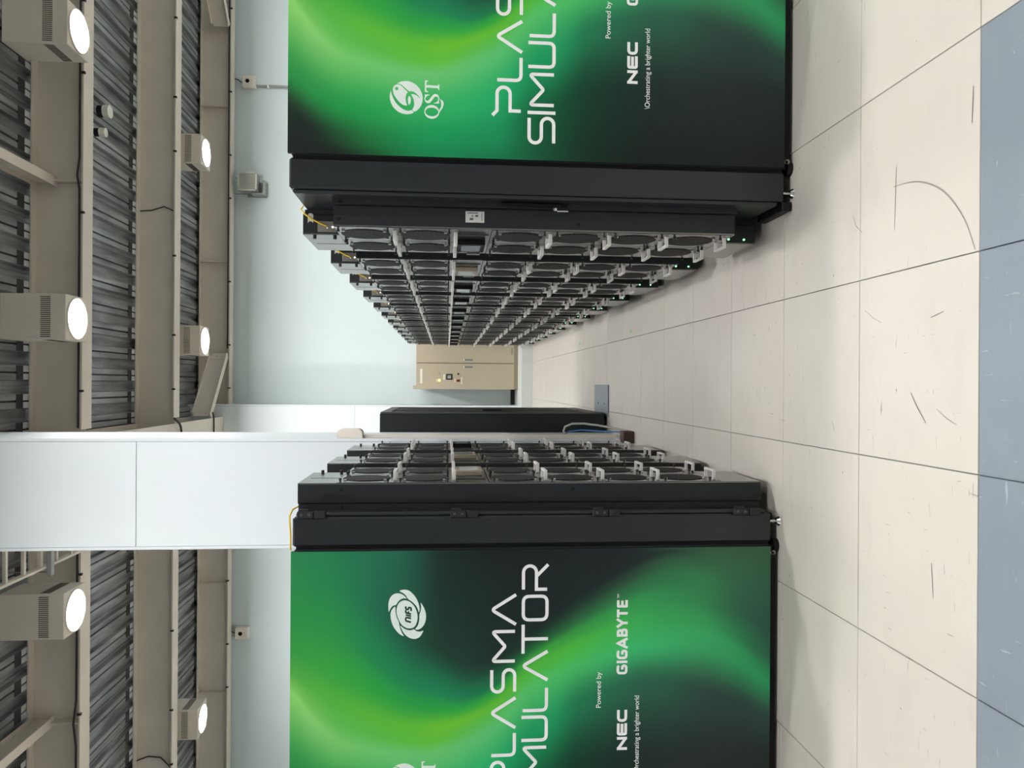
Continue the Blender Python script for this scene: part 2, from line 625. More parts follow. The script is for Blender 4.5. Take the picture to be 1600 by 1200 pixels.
def brace(p0, p1, label):
    p0, p1 = Vector(p0), Vector(p1)
    L = (p1 - p0).length
    t = thing('steel_brace', label, 'brace', p0, math.atan2((p1 - p0).y, (p1 - p0).x))
    MB().box(0.05, L - 0.05, -0.006, 0.006, 0.01, 0.28).build('web', M['steel_cream'], t)
    MB().box(0.02, L - 0.02, -0.06, 0.06, 0, 0.014, 0.002).build('bottom_flange', M['steel_cream'], t)
    MB().box(0.05, L - 0.05, -0.06, 0.06, 0.28, 0.294, 0.002).build('top_flange', M['steel_cream'], t)
    for e in (0.0, L - 0.14):
        q_ = MB()
        q_.box(e, e + 0.14, -0.012, -0.006, 0.03, 0.27)
        for k in range(3):
            q_.cyl((e + 0.07, -0.012, 0.09 + 0.08 * k), (e + 0.07, -0.022, 0.09 + 0.08 * k), 0.012, n=8)
        q_.build('gusset_plate', M['steel_cream'], t)
    return t


brace((-0.555, 12.72, 5.20), (0.49, 13.68, 5.20), 'cream diagonal brace between the girder and the far beam near the far column')
brace((7.20, 12.70, 5.20), (6.14, 13.66, 5.20), 'cream diagonal brace at the outer end of the far beam, above the blue wall')

# ------------------------------------------------------------------ columns
def column(x0, x1, y0, y1, z0, label, joints):
    t = thing('column', label, 'column', ((x0 + x1) / 2, (y0 + y1) / 2, z0))
    a, b = (x1 - x0) / 2, (y1 - y0) / 2
    H = ZD + 0.05 - z0
    MB().box(-a + 0.006, a - 0.006, -b + 0.006, b - 0.006, 0, H).build('core', M['joint_line'], t)
    zs = [0.0] + [j - z0 for j in joints] + [H]
    gp = 0.0025
    for k in range(len(zs) - 1):
        za, zb_ = zs[k] + gp, zs[k + 1] - gp
        MB().box(-a + 0.026, a - 0.026, -b, -b + 0.006, za, zb_).build('panel', M['wall_white'], t)
        MB().box(-a + 0.026, a - 0.026, b - 0.006, b, za, zb_).build('panel', M['wall_white'], t)
        MB().box(a - 0.006, a, -b + 0.026, b - 0.026, za, zb_).build('panel', M['wall_white'], t)
        MB().box(-a, -a + 0.006, -b + 0.026, b - 0.026, za, zb_).build('panel', M['wall_white'], t)
    for sx in (-1, 1):
        for sy in (-1, 1):
            xa, xb = sorted((sx * a, sx * (a - 0.0235)))
            ya, yb = sorted((sy * b, sy * (b - 0.0235)))
            MB().box(xa, xb, ya, yb, 0, H, 0.003).build('corner_trim', M['wall_white'], t)
    return t


column(-1.240, -0.418, 5.88, 6.62, 0.0, 'large white panelled column behind the row of three racks', (1.85, 3.70))
column(-1.22, -0.38, 13.41, 14.09, 0.180, 'far white column against the pale blue back wall', (3.0,))

# ------------------------------------------------------------------ lamps
def make_lamp():
    t = thing('high_bay_lamp', '', 'lamp')
    s, h = 0.215, 0.585
    MB().box(-s, s, -s, s, 0, h, 0.004).build('housing', M['lamp_body'], t)
    for (nx, ny) in ((0, -1), (0, 1), (1, 0), (-1, 0)):
        q = MB()
        for k in range(21):
            c = -0.186 + 0.0186 * k
            if nx == 0:
                q.box(c - 0.0035, c + 0.0035, ny * (s + 0.0012) - 0.001, ny * (s + 0.0012) + 0.001, 0.135, 0.225)
            else:
                q.box(nx * (s + 0.0012) - 0.001, nx * (s + 0.0012) + 0.001, c - 0.0035, c + 0.0035, 0.135, 0.225)
        o = q.build('vent_slots', M['lamp_slot'], t)
        o['kind'] = 'stuff'
    q = MB()
    n = 40
    vs = []
    for (r_, z_) in ((0.206, -0.0), (0.206, -0.014), (0.192, -0.014), (0.192, -0.002)):
        vs += [(r_ * math.cos(2 * math.pi * i / n), r_ * math.sin(2 * math.pi * i / n), z_) for i in range(n)]
    fs = []
    for k in range(3):
        for i in range(n):
            fs.append((k * n + i, k * n + (i + 1) % n, (k + 1) * n + (i + 1) % n, (k + 1) * n + i))
    q.add(vs, fs, True)
    q.build('rim', M['lamp_body'], t)
    q = MB()
    q.cyl((0, 0, -0.010), (0, 0, -0.002), 0.191, n=40)
    q.build('diffuser', M['lamp_glow'], t)
    MB().cyl((0, 0, -0.0125), (0, 0, -0.0101), 0.08, n=32).build('led_module', M['lamp_core'], t)
    q = MB()
    q.box(-0.12, 0.12, -0.03, 0.03, h, h + 0.10)
    q.box(-0.16, 0.16, -0.16, 0.16, h, h + 0.02)
    q.cyl((0, 0, h + 0.08), (0, 0, h + 0.16), 0.018, n=8)
    q.build('mounting_bracket', M['screw_black'], t)
    return t


lampX = [-4.95, -2.205, 0.603, 3.37, 6.17]
lampY = [-0.18, 3.82, 7.742, 11.665]
lab = {(1, 2): 'big square ceiling lamp beside the cable ladder, short row side of the column',
       (2, 2): 'big square ceiling lamp of the near line, hanging over the aisle',
       (3, 2): 'big square ceiling lamp of the near line, farthest out over the long row',
       (0, 3): 'smaller looking square lamp before the far beam, over the short row side',
       (2, 3): 'smaller looking square lamp before the far beam, next to the diagonal brace over the aisle',
       (3, 3): 'smaller looking square lamp before the far beam, above the wall loudspeaker'}
lp = make_lamp()
first = True
for j, y in enumerate(lampY):
    for i, x in enumerate(lampX):
        o = lp if first else copy_tree(lp)
        first = False
        o.location = (x, y, 4.983)
        o['label'] = lab.get((i, j), 'unseen square ceiling lamp %s, %s' % (
            ['behind the camera', 'overhead before the racks', 'in the near line', 'in the far line'][j],
            ['outermost on the short row side', 'by the column', 'over the aisle', 'over the long row', 'outermost on the long row side'][i]))
        o['group'] = 'high-bay ceiling lamps'

# ------------------------------------------------------------------ cable ladder, detectors, wall devices
t = thing('cable_ladder', 'cream overhead cable ladder beside the lamp next to the white column', 'cable ladder', (-1.50, 6.6, 5.10))
for sx in (-0.22, 0.22):
    MB().box(sx - 0.012, sx + 0.012, -2.3, 1.80, 0, 0.06, 0.003).build('rail', M['steel_cream'], t)
for k in range(13):
    yy = -2.05 + 0.284 * k
    MB().box(-0.21, 0.21, yy - 0.016, yy + 0.016, 0.012, 0.04).build('rung', M['steel_cream'], t)
MB().box(-0.30, 0.42, 0.84, 0.90, -0.045, -0.002, 0.003).build('hanger_bar', M['speaker_grey'], t)
for sx in (-0.27, 0.27):
    MB().cyl((sx, 0.87, -0.01), (sx, 0.87, 0.62), 0.006, n=8).build('hanger_rod', M['brushed'], t)


def detector(x, y, r, h, label):
    t_ = thing('smoke_detector', label, 'smoke detector', (x, y, ZD - h - 0.02), 0, 'smoke detectors on the deck')
    MB().cyl((0, 0, 0.04), (0, 0, h + 0.02), r * 0.92, n=20).build('base', M['screw_black'], t_)
    q_ = MB()
    q_.cyl((0, 0, -h * 0.30), (0, 0, 0.045), r, n=24)
    q_.cyl((0, 0, -h * 0.34), (0, 0, -h * 0.29), r * 0.4, r * 0.55, n=16)
    q_.build('cap', M['white_plastic'], t_)


detector(3.335, 9.90, 0.080, 0.09, 'larger white round smoke detector under the corrugated deck')
detector(3.045, 9.80, 0.056, 0.085, 'smaller white round smoke detector under the corrugated deck')


def sensor_box(x, z, label, conduit):
    t_ = thing('sensor_box', label, 'sensor', (x, 14.097, z), 0, 'wall sensor boxes')
    MB().box(-0.10, 0.10, -0.13, 0, -0.115, 0.115, 0.012).build('housing', M['cream_plastic'], t_)
    MB().cyl((-0.0, -0.131, 0.02), (-0.0, -0.125, 0.02), 0.036, n=20).build('lens', M['bezel_black'], t_)
    MB().cyl((0.01, -0.132, -0.05), (0.01, -0.128, -0.05), 0.006, n=8).build('indicator', M['label_ink'], t_)
    MB().tube([(0, -0.05, 0.115), (0.0, -0.06, 0.15), (0.03, -0.08, 0.19), (0.03, -0.12, 0.235), (-0.04, -0.18, 0.26)], 0.009).build('cable', M['cable_black'], t_)
    if conduit:
        MB().tube([(-0.05, -0.03, -0.115), (-0.05, -0.03, -2.6)], 0.02, 10).build('conduit', M['speaker_grey'], t_)
        for zz in (-0.32, -1.1, -1.9):
            MB().box(-0.09, -0.01, -0.055, 0, zz - 0.015, zz + 0.015, 0.004).build('saddle', M['white_plastic'], t_)


sensor_box(5.34, 4.955, 'cream wall sensor box with a lens and a conduit below, over the long row', True)
sensor_box(-4.45, 5.02, 'cream wall sensor box without conduit, over the short row', False)

t = thing('wall_loudspeaker', 'grey square wall loudspeaker with a grille on the blue wall', 'loudspeaker', (3.506, 14.1, 4.885))
MB().box(-0.16, 0.16, -0.33, -0.12, -0.13, 0.19, 0.008).build('housing', M['speaker_grey'], t)
q = MB()
for k in range(13):
    c = -0.13 + 0.26 * k / 12
    q.box(c - 0.0035, c + 0.0035, -0.337, -0.331, -0.10, 0.16)
    q.box(-0.13, 0.13, -0.337, -0.331, 0.03 + c - 0.0035, 0.03 + c + 0.0035)
q.build('grille', M['white_plastic'], t)['kind'] = 'stuff'
q = MB()
q.box(-0.16, 0.16, -0.345, -0.33, -0.13, -0.108); q.box(-0.16, 0.16, -0.345, -0.33, 0.168, 0.19)
q.box(-0.16, -0.138, -0.345, -0.33, -0.13, 0.19); q.box(0.138, 0.16, -0.345, -0.33, -0.13, 0.19)
q.build('front_rim', M['white_plastic'], t)
MB().box(-0.135, 0.135, -0.333, -0.331, -0.105, 0.165).build('cloth', M['speaker_mesh'], t)
q = MB()
q.box(-0.20, 0.06, -0.03, 0, -0.24, 0.10, 0.004)
q.box(-0.20, -0.17, -0.24, 0, -0.22, -0.02, 0.004)
q.box(-0.20, 0.06, -0.24, 0, -0.24, -0.21, 0.004)
q.build('wall_bracket', M['speaker_grey'], t)
for xx in (0.09, -0.19):
    MB().tube([(xx, -0.2, 0.06), (xx, -0.19, 0.27)], 0.006).build('stay_rod', M['brushed'], t)


def tagged(q_, name, m_, label, cat, group=None):
    return tag(q_.build(name, m_), label, cat, group)


tagged(MB().tube([(-0.485, 8.307, 5.222), (0.970, 8.307, 5.220), (1.988, 8.307, 5.222), (2.134, 8.297, 5.240), (2.328, 8.307, 5.222), (4.850, 8.307, 5.220), (8.245, 8.307, 5.222)], 0.011),
       'power_cable', M['cable_black'], 'black cable clipped along the nearest beam on the long row side', 'cable')
tagged(MB().tube([(-8.245, 8.307, 5.222), (-3.783, 8.307, 5.222), (-3.540, 8.297, 5.245), (-3.298, 8.307, 5.222), (-1.164, 8.307, 5.220)], 0.011),
       'power_cable', M['cable_black'], 'black cable clipped along the nearest beam on the short row side', 'cable')
tagged(MB().tube([(0.582, 13.730, 5.222), (2.910, 13.730, 5.220), (5.141, 13.730, 5.222), (8.245, 13.730, 5.222)], 0.012),
       'power_cable', M['cable_black'], 'black cable clipped along the farthest beam above the blue wall', 'cable')
tagged(MB().tube([(-0.504, 11.003, 5.180), (-0.582, 11.103, 5.140), (-0.640, 11.203, 5.155), (-0.825, 11.303, 5.170), (-0.960, 11.303, 5.172)], 0.016),
       'drop_cable', M['cable_black'], 'dark cable bent around the girder where the middle beam ends', 'cable')
tagged(MB().tube([(-0.485, 12.770, 5.182), (-0.582, 12.790, 5.170), (-0.728, 12.810, 5.173), (-0.960, 12.810, 5.173)], 0.012),
       'drop_cable', M['cable_black'], 'dark cable crossing under the girder near the diagonal brace', 'cable')
tagged(MB().tube([(2.377, 11.115, 5.710), (2.386, 11.103, 5.540), (2.444, 11.103, 5.370), (2.377, 11.053, 5.220)], 0.008),
       'drop_cable', M['cable_black'], 'thin dark cable hanging down the middle beam web, long row side', 'cable')
tagged(MB().tube([(-5.287, 11.115, 5.710), (-5.219, 11.103, 5.540), (-5.238, 11.103, 5.370), (-5.354, 11.053, 5.220)], 0.008),
       'drop_cable', M['cable_black'], 'thin dark cable hanging down the middle beam web, short row side', 'cable')

# ------------------------------------------------------------------ server racks
RS = 0.9713                     # plan scale of the rack layout
PITCH = 0.797
RX, RY0 = 0.637, 3.076
LX, LY0 = -0.4213, 3.188
Z0, Z1 = 0.044, 2.046
ZN0, ZN1 = 0.212, 1.888            # notch limits of the fan door
FAN_Z = [1.772, 1.519, 1.120, 0.867, 0.619, 0.365]
DISP_Z = 1.3215
FAN_Y = [-0.15, 0.15]

_cache = {}


def cached(key, fn):
    if key not in _cache:
        _cache[key] = fn()
    return _cache[key]


def m_cabinet():
    q_ = MB()
    q_.box(-1.467, -0.267, -0.398, 0.398, Z0, Z1 - 0.004, 0.006)
    q_.cur = 1
    q_.box(-1.46, -0.275, -0.385, 0.385, 0.012, Z0)
    return q_.mesh('cabinet', [M['rack_black'], M['rack_dark']])


def m_rear():
    q_ = MB()
    q_.box(-0.254, -0.130, -0.4, 0.4, Z0 - 0.006, Z1, 0.008)
    q_.cur = 1
    q_.box(-0.268, -0.253, -0.385, 0.385, Z0, Z1 - 0.012)
    q_.box(-0.262, -0.135, -0.355, 0.355, 0.016, Z0)
    return q_.mesh('rear_frame', [M['rack_frame'], M['rack_dark']])


def m_doorframe():
    q_ = MB()
    q_.box(-0.131, -0.112, -0.392, 0.392, 0.06, Z1 - 0.012, 0.007)
    return q_.mesh('door_frame', [M['rack_frame']])


def m_door():
    q_ = MB()
    poly = [(-0.30, Z0), (0.10, Z0), (0.10, ZN0), (0.30, ZN0), (0.30, ZN1), (0.10, ZN1), (0.10, Z1 - 0.002), (-0.30, Z1 - 0.002)]
    k = 0.004
    q_.prism(poly, 'x', -0.085, -0.006)
    q_.cur = 1
    q_.prism(poly, 'x', -0.006, 0.0)
    q_.cur = 0
    poly2 = [(-0.315, Z0 + 0.01), (0.09, Z0 + 0.01), (0.09, ZN0 - 0.008), (0.312, ZN0 - 0.008), (0.312, ZN1 + 0.004), (0.09, ZN1 + 0.004), (0.09, Z1 - 0.008), (-0.315, Z1 - 0.008)]
    q_.prism(poly2, 'x', -0.112, -0.090)
    q_.cur = 2
    q_.prism([(p_[0] * 0.98, p_[1]) for p_ in poly], 'x', -0.091, -0.084)
    # mounting holes in the side skirt
    for sg in (-1, 1):
        for zz in (1.885, 0.9):
            q_.cyl((-0.030, sg * 0.3004, zz - 0.02), (-0.030, sg * 0.301, zz - 0.02), 0.008, n=10)
        q_.cyl((-0.101, sg * 0.3125, 1.86), (-0.101, sg * 0.3165, 1.86), 0.008, n=10)
    return q_.mesh('fan_door', [M['rack_black'], M['door_plate'], M['rack_dark']])


def m_plate():
    q_ = MB()
    q_.box(0.0, 0.0016, -0.1462, 0.1462, -0.1395, 0.1145)
    return q_.mesh('fan_plate', [M['door_plate']])


def m_grille():
    q_ = MB()
    n_ = 36
    for (ra, rb, xa, xb) in ((0.104, 0.100, 0.003, 0.0055), (0.100, 0.055, 0.0055, 0.006), (0.055, 0.0, 0.006, 0.0075)):
        vs, fs = [], []
        for (r_, x_) in ((ra, xa), (rb, xb)):
            vs += [(x_, r_ * math.cos(2 * math.pi * i / n_), r_ * math.sin(2 * math.pi * i / n_)) for i in range(n_)]
        fs = [(i, (i + 1) % n_, n_ + (i + 1) % n_, n_ + i) for i in range(n_)]
        if rb == 0:
            fs = [(i, (i + 1) % n_, n_) for i in range(n_)]
        q_.add(vs, fs, True)
    return q_.mesh('fan_grille', [M['grille']])


def m_handle():
    q_ = MB()
    a_, b_, w_, x1 = -0.058, 0.058, 0.0075, 0.047
    q_.box(0.002, x1, a_, a_ + 0.007, -w_, w_, 0.0015)
    q_.box(0.002, x1, b_ - 0.007, b_, -w_, w_, 0.0015)
    q_.box(x1 - 0.009, x1, a_ + 0.006, b_ - 0.006, -w_, w_, 0.0015)
    return q_.mesh('handle', [M['handle_grey']])


def m_screws():
    q_ = MB()
    for z_ in FAN_Z:
        for y_ in FAN_Y:
            for (dy, dz) in ((-0.125, 0.10), (0.125, 0.10), (-0.125, -0.10), (0.125, -0.10)):
                q_.cyl((0.0025, y_ + dy, z_ + dz), (0.012, y_ + dy, z_ + dz), 0.0045, n=8)
                q_.cyl((0.010, y_ + dy, z_ + dz), (0.018, y_ + dy, z_ + dz), 0.0065, n=10)
    for (y_, z_) in ((0.075, 1.998), (0.075, 1.912)):
        q_.cyl((0, y_, z_), (0.014, y_, z_), 0.0075, n=10)
    return q_.mesh('thumbscrews', [M['screw_black']])


def m_clips():
    q_ = MB()
    for z_ in FAN_Z:
        for y_ in FAN_Y:
            for (dy, dz) in ((-0.08, 0.085), (0.08, 0.085), (-0.08, -0.085), (0.08, -0.085)):
                q_.box(0.0025, 0.008, y_ + dy - 0.006, y_ + dy + 0.006, z_ + dz - 0.006, z_ + dz + 0.006)
    return q_.mesh('retaining_clips', [M['chrome']])


def m_seams():
    q_ = MB()
    # cut lines of the two access covers
    q_.box(-0.001, 0.0008, -0.12, 0.10, ZN1 - 0.003, ZN1 + 0.001)
    q_.box(-0.001, 0.0008, -0.122, -0.118, ZN1, 2.02)
    q_.box(-0.001, 0.0008, -0.30, 0.30, DISP_Z + 0.075, DISP_Z + 0.078)
    q_.box(-0.001, 0.0008, -0.30, 0.30, DISP_Z - 0.082, DISP_Z - 0.079)
    for y_ in (-0.2985, 0.0, 0.2985):
        for (za, zb_) in ((0.228, 1.242), (1.397, 1.882)):
            q_.box(-0.001, 0.0010, y_ - 0.0014, y_ + 0.0014, za, zb_)
    for z_ in FAN_Z:
        q_.box(-0.001, 0.0012, -0.296, 0.296, z_ - 0.1442, z_ - 0.1416)
    return q_.mesh('cover_seams', [M['rack_dark']])


def m_display():
    q_ = MB()
    q_.box(0.0, 0.004, -0.20, 0.20, -0.072, 0.072, 0.001)
    q_.cur = 1
    q_.box(0.004, 0.026, -0.105, 0.105, -0.062, 0.062, 0.003)
    return q_


def m_screen():
    return MB().box(0.026, 0.0268, -0.078, 0.078, -0.043, 0.043)


def m_status():
    q_ = MB()
    q_.box(-0.060, -0.012, 0.1002, 0.104, 1.902, 1.982, 0.001)   # bracket in the top notch
    return q_.mesh('status_bracket', [M['brushed']])


def m_slot():
    q_ = MB()
    q_.prism([(-0.052 + 0.0, 2.001), (-0.058, 2.009), (-0.058, 2.018), (-0.050, 2.024), (-0.086, 2.024), (-0.094, 2.018), (-0.094, 2.009), (-0.088, 2.001)][::1], 'y', 0.1002, 0.1012)
    return q_.mesh('slot', [M['label_white']])


def m_leds(which):
    q_ = MB()
    if which == 'top':
        q_.cyl((-0.034, 0.104, 1.918), (-0.034, 0.107, 1.918), 0.0045, n=10)
        q_.cyl((-0.040, 0.104, 1.951), (-0.040, 0.106, 1.951), 0.0018, n=8)
        q_.cyl((-0.030, 0.104, 1.941), (-0.030, 0.106, 1.941), 0.0018, n=8)
        return q_.mesh('status_light', [M['led_white']])
    q_.cyl((-0.020, 0.1, 0), (-0.020, 0.104, 0), 0.0045, n=10)
    return q_.mesh('status_light', [M['led_green']])


def m_tab():
    q_ = MB()
    q_.box(0.0005, 0.004, -0.035, 0.0, -0.032, 0.032, 0.001)
    return q_.mesh('label_tab', [M['brushed']])


def m_feet():
    q_ = MB()
    q_.cyl((0, 0, 0.010), (0, 0, 0.05), 0.006, n=10)
    q_.cyl((0, 0, 0.0), (0, 0, 0.012), 0.022, 0.014, n=18)
    return q_.mesh('levelling_foot', [M['chrome']])


def m_feet2():
    q_ = MB()
    for x_ in (-0.275, -1.40):
        for y_ in (0.37, -0.37):
            q_.cyl((x_, y_, 0.0), (x_, y_, 0.022), 0.030, n=18)
            q_.cyl((x_, y_, 0.02), (x_, y_, 0.05), 0.006, n=8)
    for y_ in (0.16, -0.16):
        q_.box(-1.4, -0.15, y_ - 0.02, y_ + 0.02, 0.0, 0.02)
    return q_.mesh('base_feet', [M['rack_dark']])


def m_rail():
    q_ = MB()
    q_.box(-0.128, -0.09, 0.13, 0.395, 0.004, 0.045, 0.003)
    q_.cyl((-0.10, 0.18, 0.045), (-0.10, 0.18, 0.052), 0.007, n=8)
    q_.cyl((-0.10, 0.34, 0.045), (-0.10, 0.34, 0.052), 0.007, n=8)
    return q_.mesh('base_rail', [M['rack_dark']])


def m_fibre():
    q_ = MB()
    q_.tube([(-0.038, 0.106, 1.942), (-0.046, 0.112, 1.967), (-0.064, 0.115, 2.002), (-0.086, 0.116, 2.033), (-0.108, 0.112, 2.051), (-0.142, 0.10, 2.030)], 0.0035, 6)
    return q_.mesh('fibre_cable', [M['fibre_yellow']])


def add_rack(label, x, yc, rot, hside, kind, cream=False):
    """hside: +1 / -1 side of the module (local y) on which the handles sit"""
    t_ = thing('server_rack', label, 'server rack', (x, yc, 0), rot, 'server racks in two rows')
    t_.scale = (RS, RS, 1.0)
    put('cabinet', cached('cab', m_cabinet), t_)
    put('rear_frame', cached('rear', m_rear), t_)
    put('door_frame', cached('df', m_doorframe), t_)
    d = put('fan_door', cached('door', m_door), t_)
    for z_ in FAN_Z:
        for y_ in FAN_Y:
            put('fan_plate', cached('plate', m_plate), d, (0, y_, z_))
            put('fan_grille', cached('grille', m_grille), d, (0, y_, z_))
            put('handle', cached('handle', m_handle), d, (0, y_ + hside * 0.040, z_ - 0.128))
    o_ = put('thumbscrews', cached('screws', m_screws), d); o_['kind'] = 'stuff'
    o_ = put('retaining_clips', cached('clips', m_clips), d); o_['kind'] = 'stuff'
    put('cover_seams', cached('seams', m_seams), d)
    key = 'disp' + ('c' if cream else '')
    put('display', cached(key, lambda: m_display().mesh('display', [M['door_plate'], M['bezel_cream' if cream else 'bezel_black']])), d, (0, -0.02 * hside, DISP_Z))
    put('screen', cached('scr' + kind, lambda: m_screen().mesh('screen', [M[kind]])), d, (0, -0.02 * hside, DISP_Z))
    put('label_tab', cached('tab', m_tab), d, (0, -0.30 if hside > 0 else 0.335, 1.30))
    put('status_bracket', cached('stat', m_status), d)
    put('slot', cached('slot', m_slot), d)
    put('status_light', cached('led1', lambda: m_leds('top')), d)
    for zz in (0.095, 0.166):
        put('status_light', cached('led2', lambda: m_leds('bottom')), d, (0, 0, zz))
    for sg in (-1, 1):
        put('levelling_foot', cached('feet', m_feet), t_, (-0.165, 0.388 * sg, 0))
    put('base_foot', cached('feet2', m_feet2), t_)
    put('base_rail', cached('rail', m_rail), t_)
    if hside > 0:
        put('fibre_cable', cached('fibre', m_fibre), t_)
    return t_


ORD = ['first', 'second', 'third', 'fourth', 'fifth', 'sixth', 'seventh', 'eighth', 'ninth', 'tenth', 'eleventh', 'twelfth and farthest']
right, left = [], []
for k in range(12):
    kind = ['screen_grey', 'screen_pale', 'screen_pale', 'screen_pale', 'screen_grey'][min(k, 4)]
    l_ = ('black fan-door server rack with the green graphic end panel, nearest of the row of twelve' if k == 0 else
          'black fan-door server rack, %s from the camera in the row of twelve' % ORD[k])
    right.append(add_rack(l_, RX, RY0 + 0.4 * RS + PITCH * k, math.pi, 1, kind, cream=(k == 1)))
for k in range(3):
    l_ = ['black fan-door server rack with the green graphic end panel, nearest of the row of three',
          'middle black fan-door server rack of the row of three',
          'last black fan-door server rack of the row of three, next to the white column'][k]
    left.append(add_rack(l_, LX, LY0 + 0.4 * RS + PITCH * k, 0.0, -1, ['screen_pale', 'screen_grey', 'screen_grey'][k], cream=(k < 2)))

# extras on the nearest rack of the long row (its near side is local +y)
r = right[0]
q = MB()
q.box(-0.075, -0.028, 0.3005, 0.302, 1.275, 1.352)
q.build('rating_label', M['label_white'], r)
q = MB()
for (xa, xb, za, zb_) in ((-0.070, -0.066, 1.30, 1.345), (-0.060, -0.052, 1.30, 1.312), (-0.060, -0.052, DISP_Z, 1.326), (-0.047, -0.038, 1.320, 1.335), (-0.070, -0.035, 1.283, 1.286)):
    q.box(xa, xb, 0.302, 0.3024, za, zb_)
q.build('rating_print', M['label_ink'], r)
q = MB()
q.box(-0.118, -0.100, 0.314, 0.330, 0.93, 1.20, 0.006)
q.box(-0.110, -0.096, 0.330, 0.348, 0.96, 1.21, 0.005)
q.build('swing_handle', M['bezel_black'], r)
q = MB()
q.cyl((-0.088, 0.335, 0.985), (-0.076, 0.335, 0.985), 0.011, n=14)
q.box(-0.080, -0.074, 0.331, 0.339, 0.930, 0.978, 0.001)
q.build('key', M['chrome'], r)

# hinges on the nearest rack of the short row (its near side is local -y)
l0 = left[0]
for zz in (1.972, 1.352, 0.757, 0.150):
    q = MB()
    q.box(-0.134, -0.104, -0.412, -0.392, zz - 0.012, zz + 0.055, 0.003)
    q.box(-0.120, -0.096, -0.408, -0.39, zz + 0.01, zz + 0.05, 0.002)
    q.box(-0.134, -0.104, -0.418, -0.392, zz - 0.060, zz - 0.014, 0.003)
    q.build('hinge', M['rack_black'], l0)
    q = MB()
    for dz in (0.0, 0.032):
        q.cyl((-0.118, -0.4135, zz + 0.006 + dz), (-0.118, -0.411, zz + 0.006 + dz), 0.006, n=10)
    q.build('hinge_screw', M['plate_dark'], l0)
MB().tube([(-0.10, -0.30, 2.041), (-0.104, -0.35, 2.054), (-0.125, -0.385, 2.060), (-0.16, -0.40, 2.056), (-0.20, -0.405, 2.052), (-0.25, -0.405, 2.052), (-0.27, -0.38, 2.056)], 0.0035, 6).build('fibre_cable', M['fibre_yellow'], l0)

# ------------------------------------------------------------------ green wave print on the two end panels
PW, PH = 1.2, 2.036


def zc(z):
    """layout height measured on the photo (flat estimate) -> true height above the panel's lower edge"""
    d_ = z + 0.047 - 1.425
    return 1.425 + d_ * 0.9643 / (1 + d_ * 0.0266) - 0.0455


